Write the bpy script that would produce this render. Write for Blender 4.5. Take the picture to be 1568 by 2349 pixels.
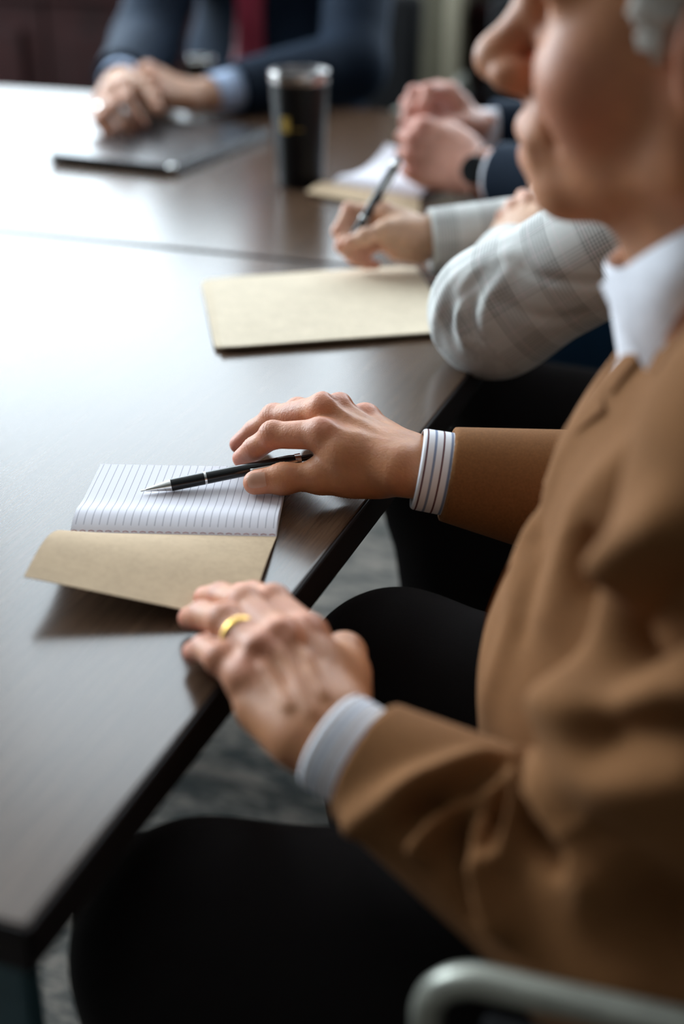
import bpy, bmesh, math, random
import numpy as np
from mathutils import Vector, Matrix

random.seed(7)
SC = bpy.context.scene
for _o in list(bpy.data.objects):
    bpy.data.objects.remove(_o)
COL = SC.collection

# ------------------------------------------------------------------ camera, world, light, exposure
CAM_H = 1.226
PITCH, YAW = math.radians(25.7), math.radians(19.6)
FPX, CX, CY = 3262.5, 784.0, 1174.5           # focal length and centre in pixels of the 1568 x 2349 frame
cd = bpy.data.cameras.new('camera')
cam = bpy.data.objects.new('camera', cd)
COL.objects.link(cam)
cam.location = (0, 0, CAM_H)
cam.rotation_euler = (math.pi / 2 - PITCH, 0, YAW)
cd.sensor_fit = 'VERTICAL'
cd.sensor_height = 36.0
cd.sensor_width = 24.0
cd.lens = FPX * 36.0 / 2349.0
cd.clip_start = 0.02
cd.dof.use_dof = True
cd.dof.focus_distance = 1.145
cd.dof.aperture_fstop = 2.2
SC.camera = cam

SC.view_settings.view_transform = 'Standard'
SC.view_settings.look = 'None'
SC.view_settings.gamma = 1.0
SC.view_settings.use_curve_mapping = False
SC.view_settings.exposure = 0.6

world = bpy.data.worlds.new('overcast_sky')
SC.world = world
world.use_nodes = True
world.node_tree.nodes['Background'].inputs[0].default_value = (0.80, 0.90, 1.0, 1)
world.node_tree.nodes['Background'].inputs[1].default_value = 1.5

def area_light(name, loc, rot, sx, sy, power, color):
    ld = bpy.data.lights.new(name, 'AREA')
    ld.shape = 'RECTANGLE'
    ld.size, ld.size_y = sx, sy
    ld.energy = power
    ld.color = color
    o = bpy.data.objects.new(name, ld)
    o.location, o.rotation_euler = loc, rot
    COL.objects.link(o)
    return o

ROOM = dict(x0=-4.2, x1=1.9, y0=-1.8, y1=3.65, z1=3.75)
DAY = (0.79, 0.92, 1.0)
# daylight just outside the window openings (far wall, left wall)
RAD_FAR, RAD_LEFT = 3.2, 12.5                  # brightness of the overcast daylight in the panes
FAR_WIN = [(-4.0, -2.82), (-2.76, -1.2), (-0.90, 0.5)]      # x ranges on the far wall
FAR_Z = (0.87, 3.6)
LEFT_WIN = [(1.05, 2.20), (2.35, 3.50)]   # y ranges on the left wall
LEFT_Z = (0.87, 3.6)
for a, b in FAR_WIN:
    area_light('daylight_far', ((a + b) / 2, ROOM['y1'] + 0.16, sum(FAR_Z) / 2), (-math.pi / 2, 0, 0), b - a, FAR_Z[1] - FAR_Z[0], RAD_FAR * math.pi * (b - a) * (FAR_Z[1] - FAR_Z[0]), DAY)
for a, b in LEFT_WIN:
    area_light('daylight_left', (ROOM['x0'] - 0.16, (a + b) / 2, sum(LEFT_Z) / 2), (0, -math.pi / 2, 0), LEFT_Z[1] - LEFT_Z[0], b - a, RAD_LEFT * math.pi * (b - a) * (LEFT_Z[1] - LEFT_Z[0]), DAY)

# ------------------------------------------------------------------ helpers
_sy, _cy, _sp, _cp = math.sin(YAW), math.cos(YAW), math.sin(PITCH), math.cos(PITCH)
C0 = np.array([0, 0, CAM_H])
FWD = np.array([-_sy * _cp, _cy * _cp, -_sp])
RGT = np.array([_cy, _sy, 0.0])
UPV = np.cross(RGT, FWD)

def _ray(px, py):
    return FWD + RGT * (px - CX) / FPX - UPV * (py - CY) / FPX
def at_z(px, py, z):                          # measured point of the photograph at a known height
    r = _ray(px, py)
    return C0 + r * (z - C0[2]) / r[2]
def at_y(px, py, y):
    r = _ray(px, py)
    return C0 + r * (y - C0[1]) / r[1]
def at_d(px, py, d):
    return C0 + _ray(px, py) * d
V3 = lambda *a: np.array(a, dtype=float)
def unit(v):
    v = np.asarray(v, float)
    return v / (np.linalg.norm(v) + 1e-12)

def tag(o, label=None, cat=None, group=None, kind=None):
    if label: o['label'] = label
    if cat: o['category'] = cat
    if group: o['group'] = group
    if kind: o['kind'] = kind
    return o

def empty(name, loc, label, cat, group=None, rz=0.0):
    o = bpy.data.objects.new(name, None)
    o.empty_display_size = 0.05
    o.location = [float(c) for c in loc]
    o.rotation_euler = (0, 0, rz)
    COL.objects.link(o)
    return tag(o, label, cat, group)

def link(name, me, mat, parent=None):
    """links a mesh made in WORLD coordinates (or parent-local if parent has a rotation it is converted)"""
    o = bpy.data.objects.new(name, me)
    COL.objects.link(o)
    if mat is not None and not me.materials:
        for m in (mat if isinstance(mat, (list, tuple)) else [mat]):
            me.materials.append(m)
    if parent is not None:
        o.parent = parent
        M = Matrix.Identity(4)
        p = parent
        chain = []
        while p is not None:
            chain.append(p); p = p.parent
        for p in reversed(chain):
            M = M @ p.matrix_parent_inverse @ Matrix.LocRotScale(p.location, p.rotation_euler, p.scale)
        o.matrix_parent_inverse = M.inverted()
    return o

def mesh_np(name, v, f, smooth=True):
    me = bpy.data.meshes.new(name)
    v = np.asarray(v, np.float32); f = np.asarray(f, np.int32)
    n = f.shape[1]
    me.vertices.add(len(v)); me.vertices.foreach_set('co', v.ravel())
    me.loops.add(f.size); me.loops.foreach_set('vertex_index', f.ravel())
    me.polygons.add(len(f))
    me.polygons.foreach_set('loop_start', np.arange(0, f.size, n, dtype=np.int32))
    me.polygons.foreach_set('loop_total', np.full(len(f), n, np.int32))
    me.update(calc_edges=True)
    me.validate()
    if smooth:
        me.polygons.foreach_set('use_smooth', np.ones(len(me.polygons), bool))
    return me

def bm_mesh(name, bm, smooth=False):
    me = bpy.data.meshes.new(name)
    bm.normal_update()
    bm.to_mesh(me); bm.free()
    if smooth:
        for p in me.polygons: p.use_smooth = True
    return me

def box_bm(lo, hi, bevel=0.0, seg=2, bm=None):
    own = bmesh.new()
    bmesh.ops.create_cube(own, size=1.0)
    for v in own.verts:
        v.co = Vector([lo[i] + (v.co[i] + 0.5) * (hi[i] - lo[i]) for i in range(3)])
    if bevel > 0:
        bmesh.ops.bevel(own, geom=own.edges[:], offset=bevel, segments=seg, profile=0.5, affect='EDGES')
    if bm is None:
        return own
    tmp = bpy.data.meshes.new('t'); own.to_mesh(tmp); own.free(); bm.from_mesh(tmp); bpy.data.meshes.remove(tmp)
    return bm

def box(name, lo, hi, mat, parent=None, bevel=0.0, seg=2):
    return link(name, bm_mesh(name, box_bm(lo, hi, bevel, seg)), mat, parent)

def smooth_path(pts, sub=8):
    P = np.array(pts, float)
    out = []
    for i in range(len(P) - 1):
        p0 = P[max(i - 1, 0)]; p1 = P[i]; p2 = P[i + 1]; p3 = P[min(i + 2, len(P) - 1)]
        for t in np.linspace(0, 1, sub, endpoint=False):
            out.append(0.5 * ((2 * p1) + (-p0 + p2) * t + (2 * p0 - 5 * p1 + 4 * p2 - p3) * t * t + (-p0 + 3 * p1 - 3 * p2 + p3) * t ** 3))
    out.append(P[-1])
    return np.array(out)

def sweep(pts, rad, seg=14, squash=None, up=(0, 0, 1), caps=True):
    """tube along pts (n,3); rad scalar or per point or (n,2) for ellipse radii (side, up)"""
    P = np.array(pts, float); n = len(P)
    R = np.array(rad, float)
    if R.ndim == 0: R = np.full((n, 2), float(R))
    elif R.ndim == 1: R = np.stack([R, R], 1)
    T = np.gradient(P, axis=0); T /= np.linalg.norm(T, axis=1)[:, None] + 1e-12
    u = np.array(up, float)
    V, F = [], []
    ang = np.linspace(0, 2 * np.pi, seg, endpoint=False)
    side = None
    for i in range(n):
        if side is None:
            s = np.cross(T[i], u)
            if np.linalg.norm(s) < 1e-4: s = np.cross(T[i], (1, 0, 0))
        else:
            s = side - T[i] * (side @ T[i])
        side = unit(s)
        w = np.cross(side, T[i])
        for a in ang:
            V.append(P[i] + side * math.cos(a) * R[i, 0] + w * math.sin(a) * R[i, 1])
    for i in range(n - 1):
        for j in range(seg):
            F.append((i * seg + j, i * seg + (j + 1) % seg, (i + 1) * seg + (j + 1) % seg, (i + 1) * seg + j))
    bm = bmesh.new()
    vs = [bm.verts.new(v) for v in V]
    for f in F: bm.faces.new([vs[k] for k in f])
    if caps:
        bm.faces.new([vs[k] for k in range(seg)][::-1] if True else [])
        bm.faces.new([vs[(n - 1) * seg + k] for k in range(seg)])
    bmesh.ops.recalc_face_normals(bm, faces=bm.faces[:])
    return bm

def tube(name, pts, rad, mat, parent=None, seg=14, up=(0, 0, 1)):
    me = bm_mesh(name, sweep(pts, rad, seg, up=up), smooth=True)
    return link(name, me, mat, parent)

def lathe(name, prof, origin, axis, mat, parent=None, seg=32, smooth=True):
    """profile [(r, h)...] turned about axis from origin"""
    ax = unit(axis)
    s = np.cross(ax, (0, 0, 1))
    if np.linalg.norm(s) < 1e-3: s = V3(1, 0, 0)
    s = unit(s); w = np.cross(ax, s)
    O = np.asarray(origin, float)
    bm = bmesh.new(); rings = []
    for r, h in prof:
        if r <= 1e-6:
            rings.append([bm.verts.new(O + ax * h)])
        else:
            rings.append([bm.verts.new(O + ax * h + (s * math.cos(a) + w * math.sin(a)) * r) for a in np.linspace(0, 2 * math.pi, seg, endpoint=False)])
    for A, B in zip(rings[:-1], rings[1:]):
        for j in range(seg):
            k = (j + 1) % seg
            if len(A) == 1 and len(B) == 1: continue
            if len(A) == 1: bm.faces.new([A[0], B[k], B[j]])
            elif len(B) == 1: bm.faces.new([A[j], A[k], B[0]])
            else: bm.faces.new([A[j], A[k], B[k], B[j]])
    bmesh.ops.recalc_face_normals(bm, faces=bm.faces[:])
    me = bm_mesh(name, bm, smooth)
    if smooth:
        try: me.set_sharp_from_angle(angle=math.radians(35))
        except Exception: pass
    return link(name, me, mat, parent)

# ------------------------------------------------------------------ implicit surfaces (bodies, cloth)
class Sdf:
    def __init__(self): self.p = []
    def cap(self, a, b, ra, rb=None, k=0.006, op='+', flat=None):
        a = np.asarray(a, np.float32); b = np.asarray(b, np.float32)
        rb = ra if rb is None else rb
        m = max(ra, rb) * (max(1.0, flat[1]) if flat else 1.0) + k + 0.012
        self.p.append(('cap', (a, b, float(ra), float(rb), flat), op, k, np.minimum(a, b) - m, np.maximum(a, b) + m)); return self
    def chain(self, pts, rad, k=0.006, op='+', flat=None):
        for i in range(len(pts) - 1):
            self.cap(pts[i], pts[i + 1], rad[i], rad[i + 1], k, op, flat)
        return self
    def ell(self, c, r, R=None, k=0.006, op='+'):
        c = np.asarray(c, np.float32); r = np.asarray(r, np.float32)
        R = np.eye(3, dtype=np.float32) if R is None else np.asarray(R, np.float32)
        ext = np.sqrt(((R * r[:, None]) ** 2).sum(0)) + k + 0.012
        self.p.append(('ell', (c, r, R), op, k, c - ext, c + ext)); return self
    def cut(self, c, n, rad, k=0.002):
        c = np.asarray(c, np.float32); n = unit(n).astype(np.float32)
        m = rad + 0.01
        self.p.append(('cut', (c, n, float(rad)), '-', k, c - m, c + m)); return self
    @staticmethod
    def _d(kind, a, P):
        if kind == 'cap':
            A, B, ra, rb, flat = a
            q = P - A; ba = B - A
            s = 1.0
            if flat is not None:
                n = unit(flat[0]).astype(np.float32); s = flat[1]
                g = np.float32(1 - 1 / s)
                q = q - n * ((q @ n)[..., None] * g)
                ba = ba - n * (float(ba @ n) * g)
            l2 = float(ba @ ba) + 1e-12
            t = np.clip((q @ ba) / l2, 0, 1)
            d = np.sqrt(((q - t[..., None] * ba) ** 2).sum(-1)) - (ra + (rb - ra) * t)
            return d * min(1.0, s)
        if kind == 'ell':
            c, r, R = a
            q = (P - c) @ R.T
            k0 = np.sqrt(((q / r) ** 2).sum(-1)); k1 = np.sqrt(((q / (r * r)) ** 2).sum(-1)) + 1e-9
            return k0 * (k0 - 1) / k1
        c, n, rad = a
        q = P - c
        return np.maximum(-(q @ n), np.sqrt((q ** 2).sum(-1)) - rad)
    @staticmethod
    def _comb(d, dp, op, k):
        if op == '+':
            h = np.maximum(k - np.abs(d - dp), 0) / k
            return np.minimum(d, dp) - h * h * (k * 0.25)
        h = np.maximum(k - np.abs(d + dp), 0) / k
        return np.maximum(d, -dp) + h * h * (k * 0.25)
    def pts(self, P):
        P = np.asarray(P, np.float32)
        d = np.full(len(P), 0.2, np.float32)
        for kind, a, op, k, lo, hi in self.p:
            m = np.all((P > lo) & (P < hi), axis=1)
            if m.any():
                d[m] = self._comb(d[m], self._d(kind, a, P[m]), op, k)
        return d
    def bounds(self):
        lo = np.min([q[4] for q in self.p if q[2] == '+'], axis=0); hi = np.max([q[5] for q in self.p if q[2] == '+'], axis=0)
        return lo, hi
    def grad(self, P, e=0.0006):
        g = np.zeros((len(P), 3), np.float32)
        for i in range(3):
            o = np.zeros(3, np.float32); o[i] = e
            g[:, i] = self.pts(P + o) - self.pts(P - o)
        n = np.linalg.norm(g, axis=1)[:, None]
        return g / (n + 1e-9)
    def mesh(self, res, newton=1):
        lo, hi = self.bounds()
        n = np.ceil((hi - lo) / res).astype(int) + 1
        ax = [(lo[i] + res * np.arange(n[i])).astype(np.float32) for i in range(3)]
        D = np.full(n, 0.2, np.float32)
        for kind, a, op, k, l, h in self.p:
            i0 = np.clip(np.floor((l - lo) / res).astype(int), 0, n); i1 = np.clip(np.ceil((h - lo) / res).astype(int) + 1, 0, n)
            if np.any(i1 <= i0): continue
            sl = tuple(slice(i0[j], i1[j]) for j in range(3))
            X, Y, Z = np.meshgrid(ax[0][sl[0]], ax[1][sl[1]], ax[2][sl[2]], indexing='ij')
            D[sl] = self._comb(D[sl], self._d(kind, a, np.stack([X, Y, Z], -1)), op, k)
        v, f = surface_nets(D, lo, res)
        for _ in range(newton):
            d = self.pts(v)
            v = v - self.grad(v) * np.clip(d, -res, res)[:, None]
        return v, f
    def hit(self, px, py, d0=0.3, d1=3.0):
        """first point of this surface seen along a sight line"""
        r = _ray(px, py)
        ts = np.linspace(d0, d1, 1800)
        d = self.pts(C0 + ts[:, None] * r)
        i = np.argmax(d < 0)
        if d[i] >= 0: return None
        return C0 + r * ts[i]

def surface_nets(D, lo, res):
    S = D < 0
    n = D.shape
    c = np.zeros([k - 1 for k in n], np.int8)
    offs = [(i, j, k) for i in (0, 1) for j in (0, 1) for k in (0, 1)]
    for o in offs:
        c += S[o[0]:n[0] - 1 + o[0], o[1]:n[1] - 1 + o[1], o[2]:n[2] - 1 + o[2]]
    act = (c > 0) & (c < 8)
    idx = np.argwhere(act)
    vals = np.stack([D[idx[:, 0] + o[0], idx[:, 1] + o[1], idx[:, 2] + o[2]] for o in offs], 1)
    acc = np.zeros((len(idx), 3)); cnt = np.zeros(len(idx))
    of = np.array(offs, float)
    for i in range(8):
        for j in range(i + 1, 8):
            if np.abs(of[i] - of[j]).sum() != 1: continue
            m = (vals[:, i] < 0) != (vals[:, j] < 0)
            t = vals[m, i] / (vals[m, i] - vals[m, j])
            acc[m] += of[i] + t[:, None] * (of[j] - of[i]); cnt[m] += 1
    v = lo + res * (idx + acc / cnt[:, None])
    ids = np.full(act.shape, -1, np.int32); ids[act] = np.arange(len(idx))
    quads = []
    for ax in range(3):
        b, e = (ax + 1) % 3, (ax + 2) % 3
        sl0 = [slice(None)] * 3; sl1 = [slice(None)] * 3
        sl0[ax] = slice(0, -1); sl1[ax] = slice(1, None)
        ch = S[tuple(sl0)] != S[tuple(sl1)]
        E = np.argwhere(ch)
        ok = (E[:, b] > 0) & (E[:, e] > 0) & (E[:, b] < n[b] - 1) & (E[:, e] < n[e] - 1)
        E = E[ok]
        flip = S[E[:, 0], E[:, 1], E[:, 2]]
        q = []
        for db, de in ((-1, -1), (0, -1), (0, 0), (-1, 0)):
            G = E.copy(); G[:, b] += db; G[:, e] += de
            q.append(ids[G[:, 0], G[:, 1], G[:, 2]])
        q = np.stack(q, 1)
        q[~flip] = q[~flip][:, ::-1]
        quads.append(q)
    return v, np.concatenate(quads)

def merge(parts):
    V, F, o = [], [], 0
    for v, f in parts:
        V.append(v); F.append(f + o); o += len(v)
    return np.concatenate(V), np.concatenate(F)

def point_attr(me, name, arr):
    a = me.attributes.new(name, 'FLOAT', 'POINT')
    a.data.foreach_set('value', np.asarray(arr, np.float32))

def vec_attr(me, name, arr):
    a = me.attributes.new(name, 'FLOAT_VECTOR', 'POINT')
    a.data.foreach_set('vector', np.asarray(arr, np.float32).ravel())

# ------------------------------------------------------------------ materials
class Mat:
    def __init__(self, name):
        self.m = bpy.data.materials.new(name); self.m.use_nodes = True
        self.nt = self.m.node_tree; self.N = self.nt.nodes; self.L = self.nt.links
        self.b = self.N['Principled BSDF']
    def n(self, t, **kw):
        x = self.N.new(t)
        for k, v in kw.items():
            if hasattr(x, k): setattr(x, k, v)
        return x
    def link(self, a, b): self.L.new(a, b)
    def set(self, **kw):
        for k, v in kw.items():
            self.b.inputs[k.replace('_', ' ')].default_value = v
        return self
    def coords(self, scale=(1, 1, 1), kind='Object', attr=None, rot=(0, 0, 0)):
        if attr:
            a = self.n('ShaderNodeAttribute'); a.attribute_name = attr; src = a.outputs['Vector']
        else:
            src = self.n('ShaderNodeTexCoord').outputs[kind]
        mp = self.n('ShaderNodeMapping'); mp.inputs['Scale'].default_value = scale; mp.inputs['Rotation'].default_value = rot
        self.link(src, mp.inputs['Vector']); return mp.outputs['Vector']
    def noise(self, vec, scale, detail=4, rough=0.55):
        x = self.n('ShaderNodeTexNoise'); x.inputs['Scale'].default_value = scale
        x.inputs['Detail'].default_value = detail; x.inputs['Roughness'].default_value = rough
        if vec is not None: self.link(vec, x.inputs['Vector'])
        return x.outputs['Fac']
    def ramp(self, fac, stops):
        r = self.n('ShaderNodeValToRGB'); e = r.color_ramp.elements
        while len(e) < len(stops): e.new(0.5)
        for i, (p, c) in enumerate(stops):
            e[i].position = p; e[i].color = (*c, 1) if len(c) == 3 else c
        self.link(fac, r.inputs['Fac']); return r.outputs['Color']
    def mix(self, fac, a, b, mode='MIX'):
        x = self.n('ShaderNodeMix'); x.data_type = 'RGBA'; x.blend_type = mode
        for s, v in ((x.inputs[0], fac), (x.inputs[6], a), (x.inputs[7], b)):
            if hasattr(v, 'is_output'): self.link(v, s)
            elif isinstance(v, (int, float)): s.default_value = v
            else: s.default_value = (*v, 1)
        return x.outputs[2]
    def math(self, op, a, b=None, clamp=False):
        x = self.n('ShaderNodeMath'); x.operation = op; x.use_clamp = clamp
        for s, v in zip(x.inputs, (a, b)):
            if v is None: continue
            if hasattr(v, 'is_output'): self.link(v, s)
            else: s.default_value = v
        return x.outputs[0]
    def base(self, c):
        if hasattr(c, 'is_output'): self.link(c, self.b.inputs['Base Color'])
        else: self.b.inputs['Base Color'].default_value = (*c, 1)
        return self
    def bump(self, h, strength=0.3, dist=0.001):
        x = self.n('ShaderNodeBump'); x.inputs['Strength'].default_value = strength; x.inputs['Distance'].default_value = dist
        self.link(h, x.inputs['Height']); self.link(x.outputs['Normal'], self.b.inputs['Normal']); return self

def plain(name, color, rough=0.5, metal=0.0, grain=60.0, amt=0.12, bump=0.0, **kw):
    m = Mat(name)
    f = m.noise(m.coords(), grain, 3)
    m.base(m.ramp(f, [(0.3, tuple(c * (1 - amt) for c in color)), (0.7, tuple(min(1, c * (1 + amt)) for c in color))]))
    m.set(Roughness=rough, Metallic=metal, **kw)
    if bump: m.bump(f, bump, 0.0006)
    return m.m

def wood_mat():
    m = Mat('dark_laminate')
    v = m.coords((34, 1.6, 34))
    f = m.noise(v, 5.0, 6, 0.65)
    g = m.noise(m.coords((130, 4.0, 130)), 6.0, 4, 0.6)
    c = m.ramp(f, [(0.25, (0.038, 0.020, 0.012)), (0.5, (0.070, 0.038, 0.022)), (0.75, (0.115, 0.066, 0.038))])
    c = m.mix(0.45, c, m.ramp(g, [(0.3, (0.030, 0.016, 0.010)), (0.7, (0.12, 0.070, 0.042))]))
    m.base(c); m.set(Roughness=0.22, IOR=1.52)
    m.bump(g, 0.004, 0.0003)
    return m.m

def skin_mat(name, base, red, rough=0.5, bump=0.25, age=0.5):
    m = Mat(name)
    v = m.coords()
    f = m.noise(v, 38, 5, 0.6); f2 = m.noise(v, 160, 4, 0.6); f3 = m.noise(v, 520, 3, 0.6)
    dark = tuple(c * 0.80 for c in base)
    c = m.ramp(f, [(0.3, dark), (0.7, tuple(min(1, c * 1.12) for c in base))])
    a = m.n('ShaderNodeAttribute'); a.attribute_name = 'blush'
    c = m.mix(m.math('MULTIPLY', a.outputs['Fac'], 0.85, True), c, red)
    c = m.mix(m.math('MULTIPLY', m.ramp(f2, [(0.45, (0, 0, 0)), (0.75, (1, 1, 1))]), 0.35 * age), c, tuple(x * 0.72 for x in red))
    m.base(c)
    m.set(Roughness=rough, Subsurface_Weight=0.12, Subsurface_Scale=0.006, Specular_IOR_Level=0.36)
    m.b.inputs['Subsurface Radius'].default_value = (1.0, 0.35, 0.18)
    h = m.math('ADD', m.math('MULTIPLY', f2, 0.7), m.math('MULTIPLY', f3, 0.6))
    m.bump(h, bump, 0.0010)
    return m.m

def wool_mat(name, base, fuzz=700, sheen=0.5, rough=0.85, amt=0.25, sheen_tint=None):
    m = Mat(name)
    v = m.coords()
    f = m.noise(v, fuzz, 3, 0.7); g = m.noise(v, 30, 3, 0.5)
    c = m.ramp(f, [(0.25, tuple(c * (1 - amt) for c in base)), (0.75, tuple(min(1, c * (1 + amt)) for c in base))])
    c = m.mix(0.25, c, m.ramp(g, [(0.3, tuple(x * 0.8 for x in base)), (0.7, tuple(min(1, x * 1.15) for x in base))]))
    m.base(c)
    m.set(Roughness=rough, Sheen_Weight=sheen, Sheen_Roughness=0.5, Specular_IOR_Level=0.15)
    m.b.inputs['Sheen Tint'].default_value = (*(sheen_tint or tuple(min(1, x * 2.2) for x in base)), 1)
    m.bump(f, 0.35, 0.0007)
    return m.m

def stripe_shirt_mat():
    m = Mat('striped_shirt_cotton')
    a = m.n('ShaderNodeAttribute'); a.attribute_name = 'cloth'
    s = m.n('ShaderNodeSeparateXYZ'); m.link(a.outputs['Vector'], s.inputs[0])
    u = m.math('FRACT', m.math('MULTIPLY', s.outputs['X'], 1 / 0.0126))
    def band(c0, w):
        return m.math('LESS_THAN', m.math('ABSOLUTE', m.math('SUBTRACT', u, c0)), w)
    c = m.mix(band(0.28, 0.055), (0.78, 0.78, 0.82), (0.10, 0.025, 0.035))
    c = m.mix(band(0.78, 0.075), c, (0.22, 0.27, 0.40))
    m.base(c); m.set(Roughness=0.75, Specular_IOR_Level=0.2)
    m.bump(m.noise(m.coords(), 1500, 2), 0.15, 0.0003)
    return m.m

def check_mat():
    m = Mat('grey_check_wool')
    a = m.n('ShaderNodeAttribute'); a.attribute_name = 'cloth'
    s = m.n('ShaderNodeSeparateXYZ'); m.link(a.outputs['Vector'], s.inputs[0])
    def fine(o, per, lo, hi):                  # fine stripes that come in wide bands
        st = m.math('GREATER_THAN', m.math('FRACT', m.math('MULTIPLY', o, 1 / 0.0034)), 0.5)
        b = m.math('FRACT', m.math('MULTIPLY', o, 1 / per))
        on = m.math('MULTIPLY', m.math('GREATER_THAN', b, lo), m.math('LESS_THAN', b, hi))
        return m.math('MULTIPLY', st, on)
    def line(o, per, off):
        return m.math('LESS_THAN', m.math('ABSOLUTE', m.math('SUBTRACT', m.math('FRACT', m.math('MULTIPLY', o, 1 / per)), off)), 0.018)
    d = m.math('ADD', m.math('MULTIPLY', fine(s.outputs['X'], 0.052, 0.05, 0.55), 0.6), m.math('MULTIPLY', fine(s.outputs['Y'], 0.052, 0.10, 0.5), 0.35), True)
    c = m.mix(d, (0.60, 0.60, 0.58), (0.20, 0.20, 0.195))
    c = m.mix(m.math('MULTIPLY', line(s.outputs['X'], 0.026, 0.8), 0.4), c, (0.78, 0.62, 0.64))
    c = m.mix(m.math('MULTIPLY', line(s.outputs['Y'], 0.026, 0.8), 0.4), c, (0.78, 0.62, 0.64))
    m.base(c); m.set(Roughness=0.85, Sheen_Weight=0.15, Specular_IOR_Level=0.15)
    m.bump(m.noise(m.coords(), 1200, 2), 0.2, 0.0004)
    return m.m

def carpet_mat():
    m = Mat('grey_patterned_carpet')
    v = m.coords((1, 1, 1))
    f = m.noise(m.coords((1, 2.2, 1), rot=(0, 0, 0.5)), 11, 6, 0.75)
    g = m.noise(v, 420, 3, 0.7)
    c = m.ramp(f, [(0.42, (0.085, 0.10, 0.10)), (0.50, (0.29, 0.275, 0.25)), (0.58, (0.66, 0.57, 0.49))])
    c = m.mix(0.25, c, m.ramp(g, [(0.3, (0.06, 0.065, 0.065)), (0.7, (0.50, 0.47, 0.43))]))
    m.base(c); m.set(Roughness=0.95, Specular_IOR_Level=0.1)
    m.bump(g, 0.8, 0.004)
    return m.m

def kraft_mat(name, base):
    m = Mat(name)
    v = m.coords()
    f = m.noise(v, 220, 5, 0.7); g = m.noise(v, 45, 4, 0.6)
    c = m.ramp(f, [(0.3, tuple(x * 0.86 for x in base)), (0.7, tuple(x * 1.1 for x in base))])
    c = m.mix(0.4, c, m.ramp(g, [(0.3, tuple(x * 0.85 for x in base)), (0.7, tuple(min(1, x * 1.12) for x in base))]))
    m.base(c); m.set(Roughness=0.8, Specular_IOR_Level=0.2)
    m.bump(g, 0.12, 0.001)
    return m.m

def ruled_mat():
    m = Mat('ruled_paper')
    a = m.n('ShaderNodeAttribute'); a.attribute_name = 'cloth'
    s = m.n('ShaderNodeSeparateXYZ'); m.link(a.outputs['Vector'], s.inputs[0])
    u = m.math('FRACT', m.math('MULTIPLY', s.outputs['X'], 1 / 0.0061))
    on = m.math('LESS_THAN', m.math('ABSOLUTE', m.math('SUBTRACT', u, 0.5)), 0.045)
    on = m.math('MULTIPLY', on, m.math('GREATER_THAN', s.outputs['Y'], 0.0065))
    c = m.mix(m.math('MULTIPLY', on, 0.75), (0.70, 0.68, 0.735), (0.17, 0.16, 0.21))
    m.base(c); m.set(Roughness=0.75, Specular_IOR_Level=0.25)
    return m.m

def glass_mat():
    m = Mat('window_glass')
    t = m.n('ShaderNodeBsdfTransparent'); g = m.n('ShaderNodeBsdfGlossy'); g.inputs['Roughness'].default_value = 0.02
    x = m.n('ShaderNodeMixShader'); x.inputs[0].default_value = 0.05
    m.link(t.outputs[0], x.inputs[1]); m.link(g.outputs[0], x.inputs[2])
    m.link(x.outputs[0], m.N['Material Output'].inputs['Surface'])
    m.N.remove(m.b)
    return m.m

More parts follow.
